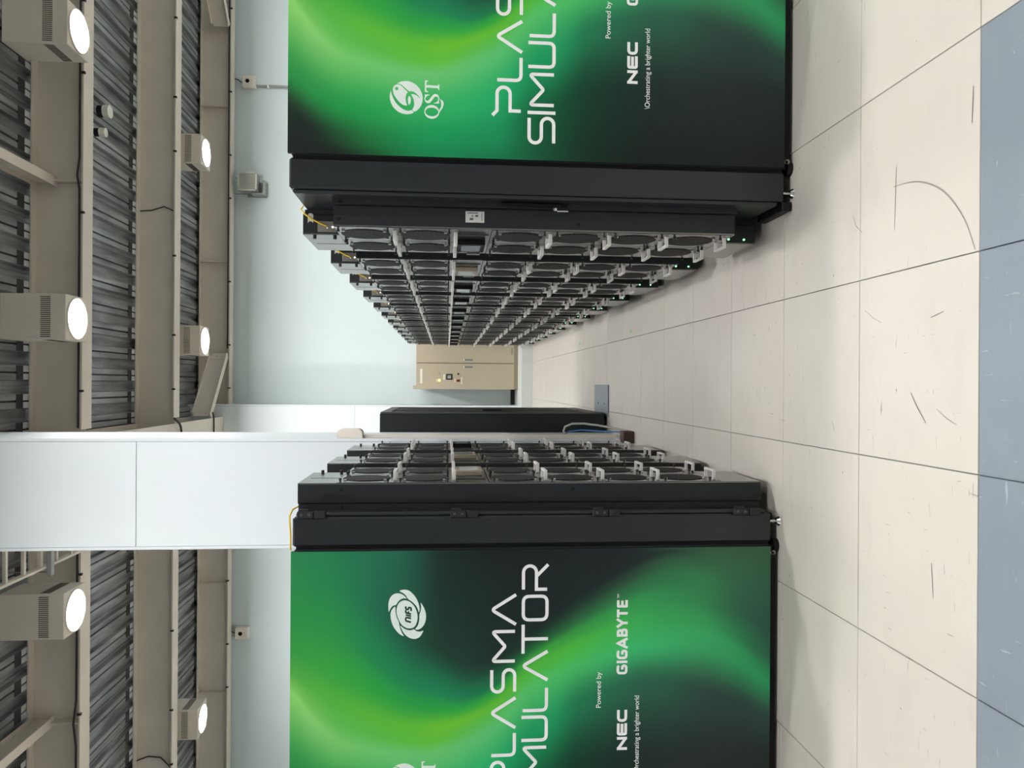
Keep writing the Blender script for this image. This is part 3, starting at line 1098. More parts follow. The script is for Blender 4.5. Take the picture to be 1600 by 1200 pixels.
ROWS = [  # print colour stops; lower rows carry some gloss haze in the colour
 (0.0, [(0, 32, 36, 36), (.17, 33, 45, 38), (.32, 45, 140, 70), (.62, 135, 205, 105), (.66, 110, 185, 85), (.70, 80, 165, 70), (.80, 55, 150, 70), (.95, 45, 140, 70), (1.08, 45, 135, 75), (1.2, 45, 130, 80)]),
 (.1, [(0, 32, 36, 36), (.10, 33, 45, 38), (.25, 42, 140, 70), (.50, 130, 200, 110), (.56, 105, 185, 85), (.63, 82, 172, 68), (.76, 55, 155, 68), (.92, 44, 140, 72), (1.08, 42, 132, 78), (1.2, 42, 128, 82)]),
 (.2, [(0, 32, 40, 36), (.06, 34, 70, 45), (.2, 38, 145, 72), (.41, 117, 195, 105), (.49, 92, 182, 80), (.56, 84, 176, 65), (.70, 56, 158, 66), (.87, 44, 140, 74), (1.08, 40, 126, 80), (1.2, 40, 120, 80)]),
 (.35, [(0, 30, 80, 45), (.05, 34, 110, 60), (.18, 40, 155, 80), (.365, 108, 193, 108), (.44, 88, 182, 72), (.50, 92, 180, 60), (.62, 50, 158, 66), (.77, 38, 132, 80), (.98, 38, 108, 78), (1.2, 40, 110, 80)]),
 (.5, [(0, 30, 120, 72), (.08, 32, 140, 80), (.2, 55, 170, 95), (.34, 105, 192, 112), (.40, 92, 184, 66), (.46, 92, 182, 58), (.56, 45, 152, 70), (.65, 36, 128, 82), (.85, 38, 85, 66), (1.2, 38, 92, 72)]),
 (.63, [(0, 28, 125, 78), (.08, 30, 145, 85), (.2, 50, 170, 98), (.345, 103, 191, 110), (.40, 95, 186, 62), (.455, 103, 186, 52), (.535, 45, 155, 70), (.61, 34, 125, 82), (.80, 35, 62, 50), (1.2, 34, 52, 46)]),
 (.75, [(0, 28, 122, 78), (.08, 30, 140, 85), (.22, 45, 170, 100), (.385, 97, 190, 112), (.44, 92, 184, 75), (.485, 103, 186, 53), (.535, 48, 158, 68), (.575, 34, 122, 80), (.72, 35, 60, 50), (1.2, 31, 42, 38)]),
 (.88, [(0, 26, 112, 72), (.1, 30, 135, 85), (.28, 38, 165, 100), (.46, 90, 188, 110), (.51, 85, 184, 80), (.55, 95, 182, 56), (.60, 50, 158, 64), (.635, 34, 110, 68), (.74, 34, 50, 44), (1.2, 31, 38, 37)]),
 (1.0, [(0, 28, 90, 60), (.17, 26, 98, 62), (.38, 32, 148, 94), (.59, 86, 189, 104), (.63, 82, 185, 80), (.665, 84, 181, 62), (.715, 62, 162, 66), (.75, 38, 105, 58), (.80, 33, 56, 46), (1.2, 32, 38, 38)]),
 (1.1, [(0, 26, 70, 48), (.22, 24, 82, 54), (.45, 34, 148, 94), (.655, 80, 187, 102), (.69, 78, 184, 80), (.73, 80, 180, 64), (.78, 62, 158, 66), (.82, 40, 100, 58), (.88, 34, 54, 46), (1.2, 32, 38, 39)]),
 (1.216, [(0, 26, 50, 38), (.28, 26, 62, 46), (.54, 38, 120, 82), (.705, 74, 184, 100), (.745, 74, 183, 82), (.79, 75, 180, 68), (.85, 58, 148, 70), (.90, 46, 96, 62), (.965, 36, 56, 48), (1.2, 33, 40, 41)]),
 (1.45, [(0, 28, 36, 34), (.3, 34, 48, 44), (.62, 46, 100, 76), (.765, 62, 180, 108), (.81, 65, 177, 98), (.875, 63, 171, 86), (.96, 54, 148, 80), (1.03, 50, 105, 70), (1.09, 44, 68, 54), (1.2, 36, 42, 44)]),
 (1.6, [(0, 30, 36, 35), (.3, 38, 48, 46), (.62, 46, 92, 72), (.78, 60, 172, 104), (.83, 60, 168, 98), (.89, 58, 158, 86), (.99, 54, 138, 82), (1.08, 52, 112, 74), (1.15, 50, 88, 64), (1.2, 46, 72, 58)]),
 (1.75, [(0, 31, 36, 36), (.3, 40, 48, 47), (.58, 48, 74, 64), (.77, 60, 160, 98), (.82, 61, 164, 99), (.88, 57, 150, 88), (.96, 54, 130, 80), (1.06, 56, 122, 78), (1.14, 55, 98, 70), (1.2, 54, 84, 64)]),
 (1.9, [(0, 32, 36, 36), (.3, 41, 48, 47), (.52, 48, 68, 62), (.70, 52, 150, 92), (.75, 54, 150, 92), (.81, 50, 125, 80), (.92, 52, 98, 74), (1.03, 55, 100, 75), (1.12, 56, 98, 70), (1.2, 57, 88, 65)]),
 (2.04, [(0, 32, 36, 36), (.28, 40, 48, 47), (.44, 50, 70, 64), (.60, 50, 148, 92), (.65, 50, 132, 85), (.72, 50, 98, 74), (.86, 51, 88, 72), (1.0, 54, 94, 74), (1.1, 57, 94, 70), (1.2, 60, 90, 65)]),
]
# sharper outer edge of the light fan: one more stop between the last two of every row
EDGE = {1.0: (.835, 32, 45, 42), 1.1: (.915, 33, 43, 42), 1.216: (1.0, 34, 42, 43), 1.45: (1.125, 37, 45, 46), 1.6: (1.185, 40, 56, 50)}
for b_, st in ROWS:
    e0, e1 = st[8], st[9]
    st.insert(9, EDGE.get(b_, tuple(0.5 * (e0[c] + e1[c]) for c in range(4))))
PRINT_GAIN = 1.27


def cr(p0, p1, p2, p3, t_):
    return 0.5 * ((2 * p1) + (-p0 + p2) * t_ + (2 * p0 - 5 * p1 + 4 * p2 - p3) * t_ * t_ + (-p0 + 3 * p1 - 3 * p2 + p3) * t_ ** 3)


def print_color(a_, b_):
    k = 0
    while k < len(ROWS) - 2 and ROWS[k + 1][0] < b_:
        k += 1
    t_ = (b_ - ROWS[k][0]) / (ROWS[k + 1][0] - ROWS[k][0])
    t_ = max(0.0, min(1.0, t_))
    kk = [max(0, k - 1), k, k + 1, min(len(ROWS) - 1, k + 2)]
    stops = []
    for s_ in range(11):
        stops.append([cr(*[ROWS[i][1][s_][c_] for i in kk], t_) for c_ in range(4)])
    j = 0
    while j < 9 and stops[j + 1][0] < a_:
        j += 1
    w = (a_ - stops[j][0]) / max(1e-6, stops[j + 1][0] - stops[j][0])
    w = max(0.0, min(1.0, w))
    jj = [max(0, j - 1), j, j + 1, min(10, j + 2)]
    out = []
    for c_ in (1, 2, 3):
        lo, hi = stops[j][c_], stops[j + 1][c_]
        ws = w * w * (3 - 2 * w)
        v_ = lo + (hi - lo) * (0.55 * ws + 0.45 * w)
        out.append(max(0, min(255, v_)))
    return out


def panel_mesh():
    nx, nz = 120, 200
    vs, fs, cols = [], [], []
    for j in range(nz + 1):
        for i in range(nx + 1):
            a_, b_ = PW * i / nx, PH * j / nz
            vs.append((a_, -0.018, zc(PH - b_)))
            c_ = lin(print_color(a_, b_))
            cols += [max(0.002, min(1, v * PRINT_GAIN - 0.004)) for v in c_] + [1.0]
    for j in range(nz):
        for i in range(nx):
            k = j * (nx + 1) + i
            fs.append((k, k + 1, k + nx + 2, k + nx + 1)[::-1])
    n = len(vs)
    mi = [0] * len(fs)
    # edges and back
    h1 = zc(PH)
    vs += [(0, -0.018, 0), (PW, -0.018, 0), (PW, -0.018, h1), (0, -0.018, h1), (0, 0, 0), (PW, 0, 0), (PW, 0, h1), (0, 0, h1)]
    cols += [0.02, 0.02, 0.02, 1.0] * 8
    for f in ((0, 1, 5, 4), (1, 2, 6, 5), (2, 3, 7, 6), (3, 0, 4, 7), (4, 5, 6, 7)):
        fs.append(tuple(n + v for v in f))
        mi.append(1)
    me = bpy.data.meshes.new('graphic_panel')
    me.from_pydata(vs, [], fs)
    me.materials.append(M['wave_print'])
    me.materials.append(M['rack_black'])
    me.polygons.foreach_set('material_index', mi)
    at_ = me.color_attributes.new('print', 'FLOAT_COLOR', 'POINT')
    at_.data.foreach_set('color', cols)
    me.update()
    return me


def fill2d(name, splines, m_, th=0.0008):
    """flat filled shapes (with holes) from closed outlines; lies on the panel face: x = a, z = PH - b"""
    cu = bpy.data.curves.new(name, 'CURVE')
    cu.dimensions = '2D'
    cu.fill_mode = 'BOTH'
    cu.extrude = th
    for pts in splines:
        sp = cu.splines.new('POLY')
        sp.points.add(len(pts) - 1)
        for k, (x_, y_) in enumerate(pts):
            sp.points[k].co = (x_, y_, 0, 1)
        sp.use_cyclic_u = True
    return curve_to_mesh(name, cu, m_)


def curve_to_mesh(name, cu, m_):
    o_ = bpy.data.objects.new('tmp', cu)
    COL.objects.link(o_)
    bpy.context.view_layer.update()
    dg = bpy.context.evaluated_depsgraph_get()
    me = bpy.data.meshes.new_from_object(o_.evaluated_get(dg))
    bpy.data.objects.remove(o_, do_unlink=True)
    bpy.data.curves.remove(cu)
    me.name = name
    me.materials.clear()
    me.materials.append(m_)
    return me


def to_panel(me):
    """x,y (a, up) -> x, z on the panel face"""
    for v in me.vertices:
        x_, y_, z_ = v.co
        v.co = (x_, -0.0185 - z_, zc(y_))
    me.update()
    return me


def fillet(pts, r_, closed=False):
    out = []
    n = len(pts)
    for i in range(n):
        if not closed and i in (0, n - 1):
            out.append(pts[i])
            continue
        p_, a_, b_ = Vector(pts[i]), Vector(pts[i - 1]), Vector(pts[(i + 1) % n])
        da, db = (a_ - p_), (b_ - p_)
        la, lb = da.length, db.length
        da.normalize(); db.normalize()
        ang = da.angle(db)
        if ang > 3.0:
            out.append(pts[i]); continue
        d_ = min(r_ / math.tan(ang / 2), la * 0.49, lb * 0.49)
        p1, p2 = p_ + da * d_, p_ + db * d_
        for k in range(7):
            u = k / 6
            out.append(tuple(p1 * (1 - u) ** 2 + p_ * (2 * u * (1 - u)) + p2 * u * u))
    return out


def stroke_outline(pts, w, closed=False):
    n = len(pts)
    L_, R_ = [], []
    for i in range(n):
        p_ = Vector(pts[i])
        if closed:
            a_, b_ = Vector(pts[i - 1]), Vector(pts[(i + 1) % n])
        else:
            a_, b_ = Vector(pts[max(i - 1, 0)]), Vector(pts[min(i + 1, n - 1)])
        d1 = (p_ - a_).normalized() if (p_ - a_).length > 1e-9 else (b_ - p_).normalized()
        d2 = (b_ - p_).normalized() if (b_ - p_).length > 1e-9 else d1
        n1, n2 = Vector((-d1.y, d1.x)), Vector((-d2.y, d2.x))
        m_ = (n1 + n2).normalized()
        s_ = w / 2 / max(0.35, m_.dot(n1))
        L_.append(tuple(p_ + m_ * s_)); R_.append(tuple(p_ - m_ * s_))
    if closed:
        return [L_, R_[::-1]]
    return [L_ + R_[::-1]]


def strokes_mesh(name, items, w, m_):
    q_ = MB()
    for ki, (pts, closed) in enumerate(items):
        n = len(pts)
        if closed:
            o1, o2 = stroke_outline(pts, w, True)
            o2 = o2[::-1]
        else:
            o = stroke_outline(pts, w)[0]
            o1, o2 = o[:n], o[n:][::-1]
        vs = []
        for zt in (0.0007 + 0.00003 * ki, -0.0003):
            vs += [(*p_, zt) for p_ in o1] + [(*p_, zt) for p_ in o2]
        fs = []
        rng = range(n if closed else n - 1)
        for i in rng:
            j = (i + 1) % n
            fs.append((i, j, n + j, n + i))
            fs.append((i, j, 2 * n + j, 2 * n + i))
            fs.append((n + i, n + j, 3 * n + j, 3 * n + i))
        q_.add(vs, fs)
    return to_panel(q_.mesh(name, [m_]))


SW = 0.0135


def letters(word, spans, b0, b1):
    """thin rounded stencil capitals; spans = (a0, a1) for each letter; b0 top, b1 bottom"""
    h = b1 - b0 - SW
    yb, items = PH - b1 + SW / 2, []
    for ch, (a0, a1) in zip(word, spans):
        x0, w = a0 + SW / 2, a1 - a0 - SW

        def P(u, v):
            return (x0 + u * w, yb + v * h)
        r_ = 0.022
        if ch in 'PR':
            bowl = fillet([P(0, 1), P(1, 1), P(1, .45), P(0, .45), P(0, 0)], 0.001)
            pts = [P(0, 1)]
            c_y, rad = 0.725, 0.275 * h
            cxx = x0 + w - rad
            for k in range(11):
                th = math.pi / 2 - math.pi * k / 10
                pts.append((cxx + rad * math.cos(th), yb + c_y * h + rad * math.sin(th)))
            pts += [P(0, .45), P(0, 0)]
            if ch == 'P':
                pts = [P(-0.21, 1.19)] + pts
            items.append((pts, False))
            if ch == 'R':
                items.append(([P(.55, .45), P(1.05, -0.04)], False))
        elif ch == 'L':
            items.append((fillet([P(0, 1), P(0, 0), P(1, 0)], r_), False))
        elif ch == 'A':
            items.append((fillet([P(0, -.04), P(.5, 1.02), P(1, -.04)], 0.010), False))
        elif ch == 'S':
            pts = [P(1, 1)]
            rad = 0.25 * h
            for k in range(11):
                th = math.pi / 2 + math.pi * k / 10
                pts.append((x0 + rad + rad * math.cos(th), yb + 0.75 * h + rad * math.sin(th)))
            for k in range(11):
                th = math.pi / 2 - math.pi * k / 10
                pts.append((x0 + w - rad + rad * math.cos(th), yb + 0.25 * h + rad * math.sin(th)))
            pts.append(P(0, 0))
            items.append((pts, False))
        elif ch == 'M':
            items.append((fillet([P(0, 0), P(0, 1), P(.5, .42), P(1, 1), P(1, 0)], 0.008), False))
        elif ch == 'I':
            items.append(([(0.5 * (a0 + a1), yb - SW / 2), (0.5 * (a0 + a1), yb + h + SW / 2)], False))
        elif ch == 'U':
            items.append((fillet([P(0, 1.05), P(0, 0), P(1, 0), P(1, 1.05)], r_), False))
        elif ch == 'T':
            items.append(([P(-.03, 1), P(1.03, 1)], False))
            items.append(([P(.5, 1), P(.5, -.05)], False))
        elif ch == 'O':
            items.append((fillet([P(0, 0), P(0, 1), P(1, 1), P(1, 0)], 0.026, True), True))
    return items


def text_mesh(name, s_, a0, a1, b_base, cap, m_, bold=0.0):
    cu = bpy.data.curves.new(name, 'FONT')
    cu.body = s_
    cu.size = 1.0
    cu.offset = bold
    cu.extrude = 0.02
    me = curve_to_mesh(name, cu, m_)
    xs = [v.co.x for v in me.vertices]
    x0, x1 = min(xs), max(xs)
    capu = 0.729
    for v in me.vertices:
        v.co = (a0 + (v.co.x - x0) / (x1 - x0) * (a1 - a0), PH - b_base + v.co.y / capu * cap, 0.0007 if v.co.z > 0 else -0.0003)
    return to_panel(me)


def qst(zx, zy):
    """photo trace -> panel metres"""
    return (0.238 - (zy - 593) * 1.978e-4, PH - (0.485 + (zx - 487) * 1.978e-4))


def nifs(zx, zy):
    return (0.932 - (zy - 655) * 2.2775e-4, PH - (0.496 + (zx - 562) * 2.2775e-4))


def smooth_closed(pts, n=3):
    out = []
    k = len(pts)
    for i in range(k):
        p0, p1, p2, p3 = [pts[(i + d) % k] for d in (-1, 0, 1, 2)]
        for j in range(n):
            t_ = j / n
            out.append((cr(p0[0], p1[0], p2[0], p3[0], t_), cr(p0[1], p1[1], p2[1], p3[1], t_)))
    return out


def circ(cx_, cy_, rx, ry, n=32):
    return [(cx_ + rx * math.cos(2 * math.pi * i / n), cy_ + ry * math.sin(2 * math.pi * i / n)) for i in range(n)]


QA = [(165, 470), (150, 540), (147, 600), (155, 660), (180, 730), (215, 795), (270, 850), (330, 895), (400, 922), (470, 935), (540, 932), (600, 918), (640, 893), (600, 852), (550, 865), (490, 862), (430, 840), (370, 800), (310, 750), (260, 690), (215, 610), (185, 530)]
QB = [(210, 420), (225, 375), (260, 345), (300, 330), (350, 340), (410, 380), (460, 430), (515, 480), (490, 520), (475, 580), (475, 640), (490, 710), (510, 755), (460, 757), (400, 735), (340, 685), (280, 615), (235, 545), (213, 480)]
QC = [(300, 310), (380, 272), (460, 257), (540, 258), (620, 283), (700, 333), (765, 405), (810, 490), (830, 580), (825, 660), (800, 740), (755, 810), (700, 860), (648, 880), (612, 838), (645, 785), (655, 710), (640, 630), (615, 570), (590, 525), (640, 520), (695, 540), (745, 580), (783, 620), (745, 555), (695, 505), (645, 470), (590, 460), (545, 465), (500, 428), (435, 370), (375, 328), (325, 312)]
QD = [(550, 560), (575, 590), (583, 640), (575, 700), (550, 742), (530, 720), (523, 650), (530, 590)]
QT = [(872, 225), (945, 228), (940, 240), (905, 260), (900, 322), (1140, 328), (1155, 300), (1170, 300), (1170, 415), (1155, 415), (1140, 378), (900, 372), (905, 435), (945, 455), (945, 468), (872, 465)]
QS = [(870, 520), (965, 515), (968, 528), (930, 540), (890, 580), (885, 615), (900, 640), (930, 645), (960, 625), (1010, 560), (1050, 515), (1090, 500), (1130, 510), (1160, 545), (1175, 600), (1165, 650), (1168, 692), (1070, 692), (1070, 680), (1110, 670), (1145, 635), (1150, 590), (1135, 560), (1100, 550), (1070, 565), (1020, 635), (980, 680), (940, 692), (900, 680), (870, 640), (865, 590), (875, 550)]
QTAIL = [(1140, 800), (1165, 840), (1210, 760), (1215, 690), (1190, 605), (1235, 625), (1262, 670), (1262, 720), (1240, 780), (1190, 860), (1160, 880)]
NP = [
 [(220, 600), (212, 520), (215, 430), (240, 350), (290, 290), (350, 265), (410, 265), (470, 285), (520, 325), (550, 360), (500, 355), (440, 375), (390, 420), (355, 472), (300, 490), (255, 535)],
 [(418, 222), (470, 200), (530, 198), (590, 215), (650, 260), (710, 330), (755, 410), (785, 500), (795, 570), (780, 620), (760, 560), (720, 490), (650, 420), (580, 372), (540, 310), (490, 262)],
 [(815, 445), (860, 510), (895, 590), (915, 680), (908, 770), (880, 850), (830, 910), (770, 940), (715, 930), (760, 870), (785, 780), (790, 690), (795, 650), (815, 590), (822, 510)],
 [(865, 962), (840, 1020), (800, 1075), (740, 1105), (680, 1110), (610, 1090), (545, 1045), (490, 980), (455, 910), (440, 865), (500, 910), (570, 945), (640, 950), (690, 935), (740, 970), (810, 978)],
 [(500, 1055), (430, 1020), (360, 950), (300, 860), (265, 760), (252, 660), (265, 590), (300, 535), (340, 512), (345, 600), (365, 700), (405, 790), (418, 850), (440, 930), (470, 1000)],
 [(365, 560), (385, 480), (430, 425), (490, 397), (550, 400), (620, 430), (690, 500), (735, 590), (757, 690), (750, 780), (720, 860), (670, 905), (600, 915), (530, 895), (460, 840), (405, 750), (370, 650)]]

def bold(word, spans, b0, b1, w, corner):
    yb, h, items = PH - b1 + w / 2, b1 - b0 - w, []
    for ch, (a0, a1) in zip(word, spans):
        x0, ww = a0 + w / 2, a1 - a0 - w

        def P(u, v):
            return (x0 + u * ww, yb + v * h)
        e = w / 2 / h                         # half a stroke, to square the open ends
        ex = w / 2 / max(ww, 1e-3)
        if ch == 'N':
            items += [([P(0, -e), P(0, 1 + e)], False), ([P(0, 1), P(1, 0)], False), ([P(1, -e), P(1, 1 + e)], False)]
        elif ch == 'E':
            items += [(fillet([P(1 + ex, 1), P(0, 1), P(0, 0), P(1 + ex, 0)], corner), False), ([P(0, .5), P(1 + ex * .6, .5)], False)]
        elif ch == 'C':
            items.append((fillet([P(1 + ex, 1), P(0, 1), P(0, 0), P(1 + ex, 0)], h * .45), False))
        elif ch == 'G':
            items.append((fillet([P(1, .86), P(.86, 1), P(0, 1), P(0, 0), P(1, 0), P(1, .47), P(.5, .47)], h * .30), False))
        elif ch == 'I':
            xm = 0.5 * (a0 + a1)
            items.append(([(xm, yb - w / 2), (xm, yb + h + w / 2)], False))
        elif ch == 'A':
            items += [([P(-.06, -e), P(.5, 1.02)], False), ([P(.5, 1.02), P(1.06, -e)], False), ([P(.2, .24), P(.8, .24)], False), ([P(.42, 1 + e * .6), P(.58, 1 + e * .6)], False)]
        elif ch == 'B':
            items += [(fillet([P(0, .52), P(0, 1), P(.9, 1), P(.9, .52), P(0, .52)], h * .2), False), (fillet([P(0, .52), P(1, .52), P(1, 0), P(0, 0), P(0, .52)], h * .2), False), ([P(0, -e), P(0, 1 + e)], False)]
        elif ch == 'Y':
            items += [([P(-.06, 1 + e), P(.5, .42)], False), ([P(1.06, 1 + e), P(.5, .42)], False), ([P(.5, .5), P(.5, -e)], False)]
        elif ch == 'T':
            items += [([P(-ex, 1), P(1 + ex, 1)], False), ([P(.5, 1), P(.5, -e)], False)]
    return items


GS = [(.656, .698), (.7045, .715), (.7215, .762), (.767, .813), (.8185, .853), (.8565, .8985), (.902, .9365), (.944, .976)]
PM = panel_mesh()
PARTS = [('title_lettering', strokes_mesh('title_lettering', letters('PLASMA', [(.192, .302), (.318, .425), (.434, .575), (.588, .695), (.718, .858), (.874, 1.014)], .850, .961), SW, M['print_white'])),
         ('title_lettering', strokes_mesh('title_lettering', letters('SIMULATOR', [(.064, .180), (.188, .203), (.220, .360), (.378, .490), (.505, .614), (.634, .770), (.752, .882), (.892, 1.006), (1.022, 1.136)], .982, 1.096), SW, M['print_white'])),
         ('emblem', to_panel(fill2d('emblem', [[qst(*p_) for p_ in s_] for s_ in (smooth_closed(QA), smooth_closed(QB), QC, smooth_closed(QD), circ(287, 418, 36, 36, 20))], M['print_mint']))),
         ('emblem_lettering', to_panel(fill2d('emblem_lettering', [[qst(*p_) for p_ in s_] for s_ in (QT, smooth_closed(QS, 2), circ(1018, 870, 155, 142), circ(1018, 872, 135, 90))], M['print_mint']))),
         ('emblem_lettering', to_panel(fill2d('emblem_lettering', [[qst(*p_) for p_ in QTAIL]], M['print_mint']))),
         ('emblem', to_panel(fill2d('emblem', [[nifs(*p_) for p_ in smooth_closed(s_)] for s_ in NP], M['print_mint']))),
         ('sponsor_lettering', text_mesh('sponsor_lettering', 'Powered by', .515, .668, 1.320, .0215, M['print_white'])),
         ('sponsor_lettering', strokes_mesh('sponsor_lettering', bold('NEC', [(.330, .386), (.3925, .445), (.451, .503)], 1.389, 1.432, .0115, .006), .0115, M['print_white'])),
         ('sponsor_lettering', strokes_mesh('sponsor_lettering', bold('GIGABYTE', GS, 1.386, 1.432, .0105, .001), .0105, M['print_white'])),
         ('sponsor_lettering', text_mesh('sponsor_lettering', 'TM', .984, 1.002, 1.396, .009, M['print_white'])),
         ('sponsor_lettering', text_mesh('sponsor_lettering', '\\Orchestrating a brighter world', .227, .562, 1.482, .0215, M['print_white']))]


def nifs_letters():
    s_ = 0.0265
    def pt(u, v):
        # text box: left 0, right 1 over 0.064 m; italic
        return (0.932 - 0.033 + u * 0.060 + v * 0.006, PH - 0.5035 + (v - 0.5) * 0.0225 + 0.002)
    items = [(fillet([pt(0, 0), pt(0, 1), pt(.26, 1), pt(.26, 0)], 0.007), False),
             ([pt(.42, 0), pt(.42, 1)], False),
             (fillet([pt(.57, 0), pt(.57, 1), pt(.76, 1)], 0.004), False),
             ([pt(.57, .5), pt(.72, .5)], False),
             (fillet([pt(1.02, 1), pt(.83, 1), pt(.83, .5), pt(1.0, .5), pt(1.0, 0), pt(.78, 0)], 0.005), False)]
    q_ = strokes_mesh('emblem_lettering', items, 0.0072, M['print_dark'])
    for v in q_.vertices:
        v.co.y -= 0.0006
    return q_


PARTS.append(('emblem_lettering', nifs_letters()))


def add_panel(root, X, Y, rot):
    """place the printed panel on the near side of a rack"""
    lx, ly = (X - root.location.x) / RS, (Y - root.location.y) / RS
    if rot:
        lx, ly = -lx, -ly
    p_ = put('graphic_panel', PM, root, (lx, ly, 0.0455), -rot)
    p_['label'] = 'end panel printed with green light waves and white lettering'
    for nm, me in PARTS:
        put(nm, me, p_)
    q_ = MB()
    for x_ in (0.03, 1.17):
        q_.cyl((x_, -0.006, -0.018), (x_, -0.001, -0.018), 0.010, n=14)
        q_.box(x_ - 0.008, x_ + 0.004, -0.006, -0.002, -0.02, 0.004)
    q_.build('panel_latch', M['brushed'], p_)
    return p_


add_panel(right[0], 0.923 * RS, RY0 + 0.0015, math.pi)
add_panel(left[0], (-0.705 - PW) * RS, LY0 + 0.0015, 0.0)

# ------------------------------------------------------------------ black network cabinet behind the column
t = thing('network_cabinet', 'plain tall black cabinet standing behind the white column', 'cabinet', (-0.751, 7.435, 0))
MB().box(-0.5, 0.490, -0.715, 0.70, 0.03, 2.00, 0.006).build('body', M['rack_black'], t)
q = MB()
for zz in (0.34, 0.86, 1.40, 1.90):
    q.cyl((0.32, -0.718, zz), (0.32, -0.7145, zz), 0.012, n=12)
q.build('panel_bolt', M['rack_dark'], t)
q = MB()
for (ya, yb) in ((-0.715, -0.66), (-0.03, 0.03), (0.64, 0.70)):
    q.box(0.488, 0.502, ya, yb, 0.05, 1.995, 0.003)
q.box(0.488, 0.502, -0.66, 0.64, 1.91, 1.995, 0.003)
q.box(0.488, 0.502, -0.66, 0.64, 0.05, 0.15, 0.003)
q.build('front_frame', M['plate_dark'], t)  # lighter colour than the body, so the aisle face looks lit
MB().box(0.485, 0.494, -0.655, -0.035, 0.155, 1.905, 0.001).build('front_door', M['rack_dark'], t)
MB().box(0.485, 0.494, 0.035, 0.635, 0.155, 1.905, 0.001).build('front_door', M['rack_dark'], t)
MB().box(0.494, 0.510, -0.10, -0.06, 0.9, 1.08, 0.003).build('door_handle', M['screw_black'], t)
q = MB()
for (x_, y_) in ((0.44, -0.64), (0.44, 0.6), (-0.44, -0.64), (-0.44, 0.6)):
    q.cyl((x_, y_, 0), (x_, y_, 0.04), 0.02, n=10)
q.build('foot', M['rack_dark'], t)
q = MB()
q.box(-0.14, 0.14, -0.30, 0.30, 0.0, 0.012, 0.003)
t = tag(q.build('floor_plate', M['plate_grey'], None, (-0.142, 6.98, 0.0)), 'flat grey metal plate on the floor beside the black cabinet', 'plate')
q = MB()
for yy in (-0.16, 0.12):
    q.cyl((-0.03, yy, 0.012), (-0.03, yy, 0.015), 0.009, n=10)
q.build('plate_screw', M['screw_black'], t)

# trunking on the column with its junction box and cables
t = thing('cable_trunking', 'cream trunking with a junction box down the corner of the near column', 'trunking', (-0.418, 5.985, 0))
MB().box(0.0, 0.026, -0.05, 0.02, 0.10, 2.10, 0.003).build('trunk', M['cream_plastic'], t)
q = MB()
prof = []
for k in range(7):
    th = math.pi / 2 * k / 6
    prof.append((0.03 + 0.03 * math.sin(th), 2.25 + 0.03 * math.cos(th)))
poly = [(0, 2.06), (0, 2.25)] + [(0.035 + 0.035 * math.sin(math.pi / 2 * k / 6), 2.215 + 0.035 * math.cos(math.pi / 2 * k / 6)) for k in range(7)] + \
       [(0.035 + 0.035 * math.cos(math.pi / 2 * k / 6), 2.095 - 0.035 * math.sin(math.pi / 2 * k / 6)) for k in range(7)]
q.prism(poly, 'y', -0.09, 0.03)
q.build('junction_box', M['cream_plastic'], t)
t = tagged(MB().box(-0.06, 0.03, -0.06, 0.06, 0, 0.085, 0.004), 'floor_outlet', M['brown_box'], 'small brown outlet box at the foot of the near column', 'outlet')
t.location = (-0.385, 5.81, 0)
tagged(MB().tube([(-0.418, 6.350, 0.44), (-0.386, 6.340, 0.455), (-0.351, 6.320, 0.445), (-0.326, 6.300, 0.39), (-0.321, 6.250, 0.30), (-0.331, 6.180, 0.20), (-0.346, 6.100, 0.11), (-0.356, 6.000, 0.05), (-0.361, 5.900, 0.02)], 0.009),
       'grey_cable', M['cable_grey'], 'thick grey cable looping out of the near column to the floor', 'cable')
tagged(MB().tube([(-0.418, 6.420, 0.42), (-0.396, 6.400, 0.40), (-0.381, 6.360, 0.30), (-0.384, 6.250, 0.17), (-0.381, 6.120, 0.06), (-0.381, 6.030, 0.012), (-0.378, 5.920, 0.01)], 0.006),
       'blue_cable', M['cable_blue'], 'blue network cable beside the grey one at the near column', 'cable')

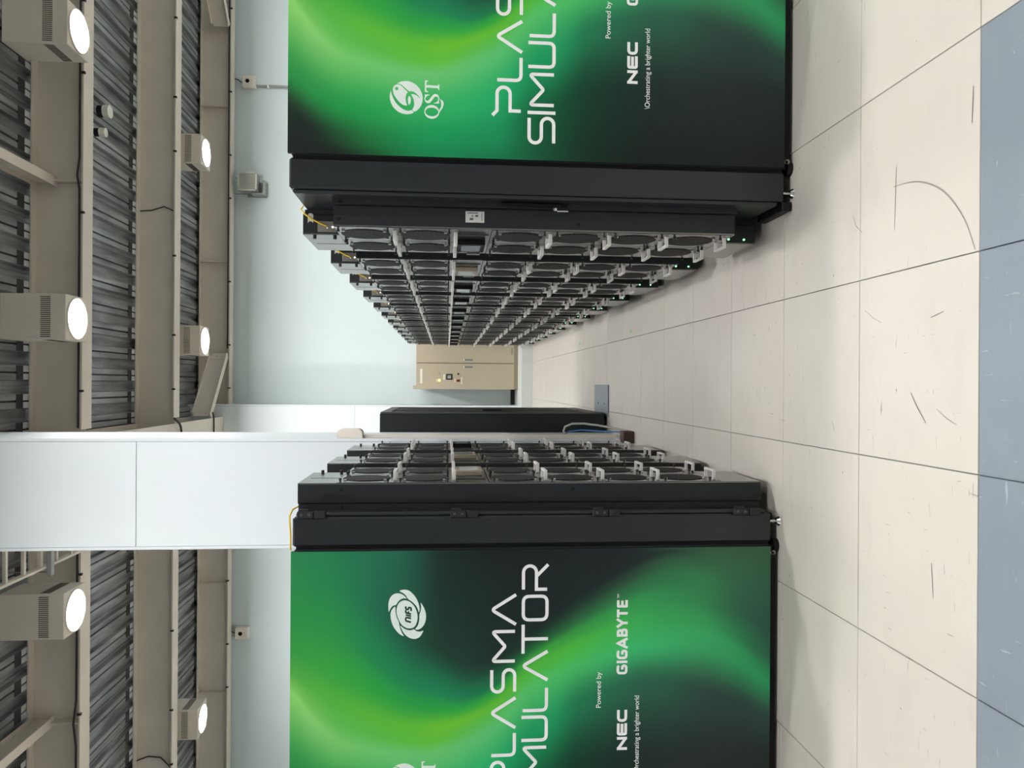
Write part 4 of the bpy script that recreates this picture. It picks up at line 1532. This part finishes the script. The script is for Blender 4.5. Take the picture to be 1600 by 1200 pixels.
# ------------------------------------------------------------------ beige control cabinet at the far end
t = thing('control_cabinet', 'beige double-door electrical cabinet at the end of the aisle', 'cabinet', (0.357, 13.42, 0.180))
W2 = 0.455
MB().box(-W2, W2, 0.02, 0.58, 0.06, 1.775, 0.004).build('body', M['cabinet_beige'], t)
MB().box(-W2 + 0.01, W2 - 0.01, 0.03, 0.56, 0.0, 0.06).build('plinth', M['cabinet_shade'], t)
MB().box(-0.006, 0.006, 0.017, 0.0205, 0.08, 1.76).build('door_gap', M['dark_base'], t)
dl = MB().box(-W2, -0.005, 0.0, 0.02, 0.07, 1.77, 0.003).build('door', M['cabinet_beige'], t)
dr = MB().box(0.005, W2, 0.0, 0.02, 0.07, 1.77, 0.003).build('door', M['cabinet_beige'], t)
for (d, x_) in ((dl, -0.065), (dr, 0.06)):
    q = MB()
    q.box(x_ - 0.014, x_ + 0.014, -0.010, 0.0, 0.80, 0.935, 0.003)
    q.cur = 1
    q.box(x_ - 0.014, x_ + 0.014, -0.012, -0.001, 0.937, 0.957, 0.002)
    q.build('door_handle', [M['plate_grey'], M['white_plastic']], d)
q = MB()
q.box(-0.355, -0.105, -0.004, 0, 1.665, 1.705, 0.001); q.build('name_plate', M['white_plastic'], dl)
q = MB()
q.box(-0.29, -0.19, -0.012, 0, 1.15, 1.255, 0.004); q.build('meter', M['bezel_black'], dl)
MB().box(-0.27, -0.21, -0.0128, -0.012, 1.17, 1.235).build('meter_face', M['speaker_grey'], dl)
MB().cyl((-0.30, 0, 1.375), (-0.30, -0.012, 1.375), 0.021, n=16).build('indicator_lamp', M['led_amber'], dl)
MB().cyl((-0.185, 0, 1.37), (-0.185, -0.008, 1.37), 0.021, n=16).build('indicator_lamp', M['cabinet_shade'], dl)
MB().cyl((-0.19, 0, 1.045), (-0.19, -0.03, 1.045), 0.017, n=14).build('selector_knob', M['screw_black'], dl)
q = MB(); q.box(-0.325, -0.285, -0.004, 0, 1.015, 1.075, 0.001); q.build('switch_plate', M['red_knob'], dl)
MB().cyl((-0.305, -0.003, 1.045), (-0.305, -0.03, 1.045), 0.014, n=12).build('selector_knob', M['screw_black'], dl)
for (xa, xb, za, zb_) in ((-0.29, -0.195, 1.275, 1.305), (-0.33, -0.275, 1.095, 1.115), (-0.365, -0.245, 0.975, 0.998), (-0.325, -0.28, 1.41, 1.425)):
    MB().box(xa, xb, -0.003, 0, za, zb_).build('name_plate', M['white_plastic'], dl)
MB().box(0.155, 0.27, -0.004, 0, 0.095, 0.125, 0.001).build('maker_plate', M['bezel_cream'], dr)
MB().box(-W2 - 0.003, -W2 + 0.06, 0.04, 0.3, 1.775, 1.83, 0.004).build('lifting_bracket', M['cabinet_beige'], t)
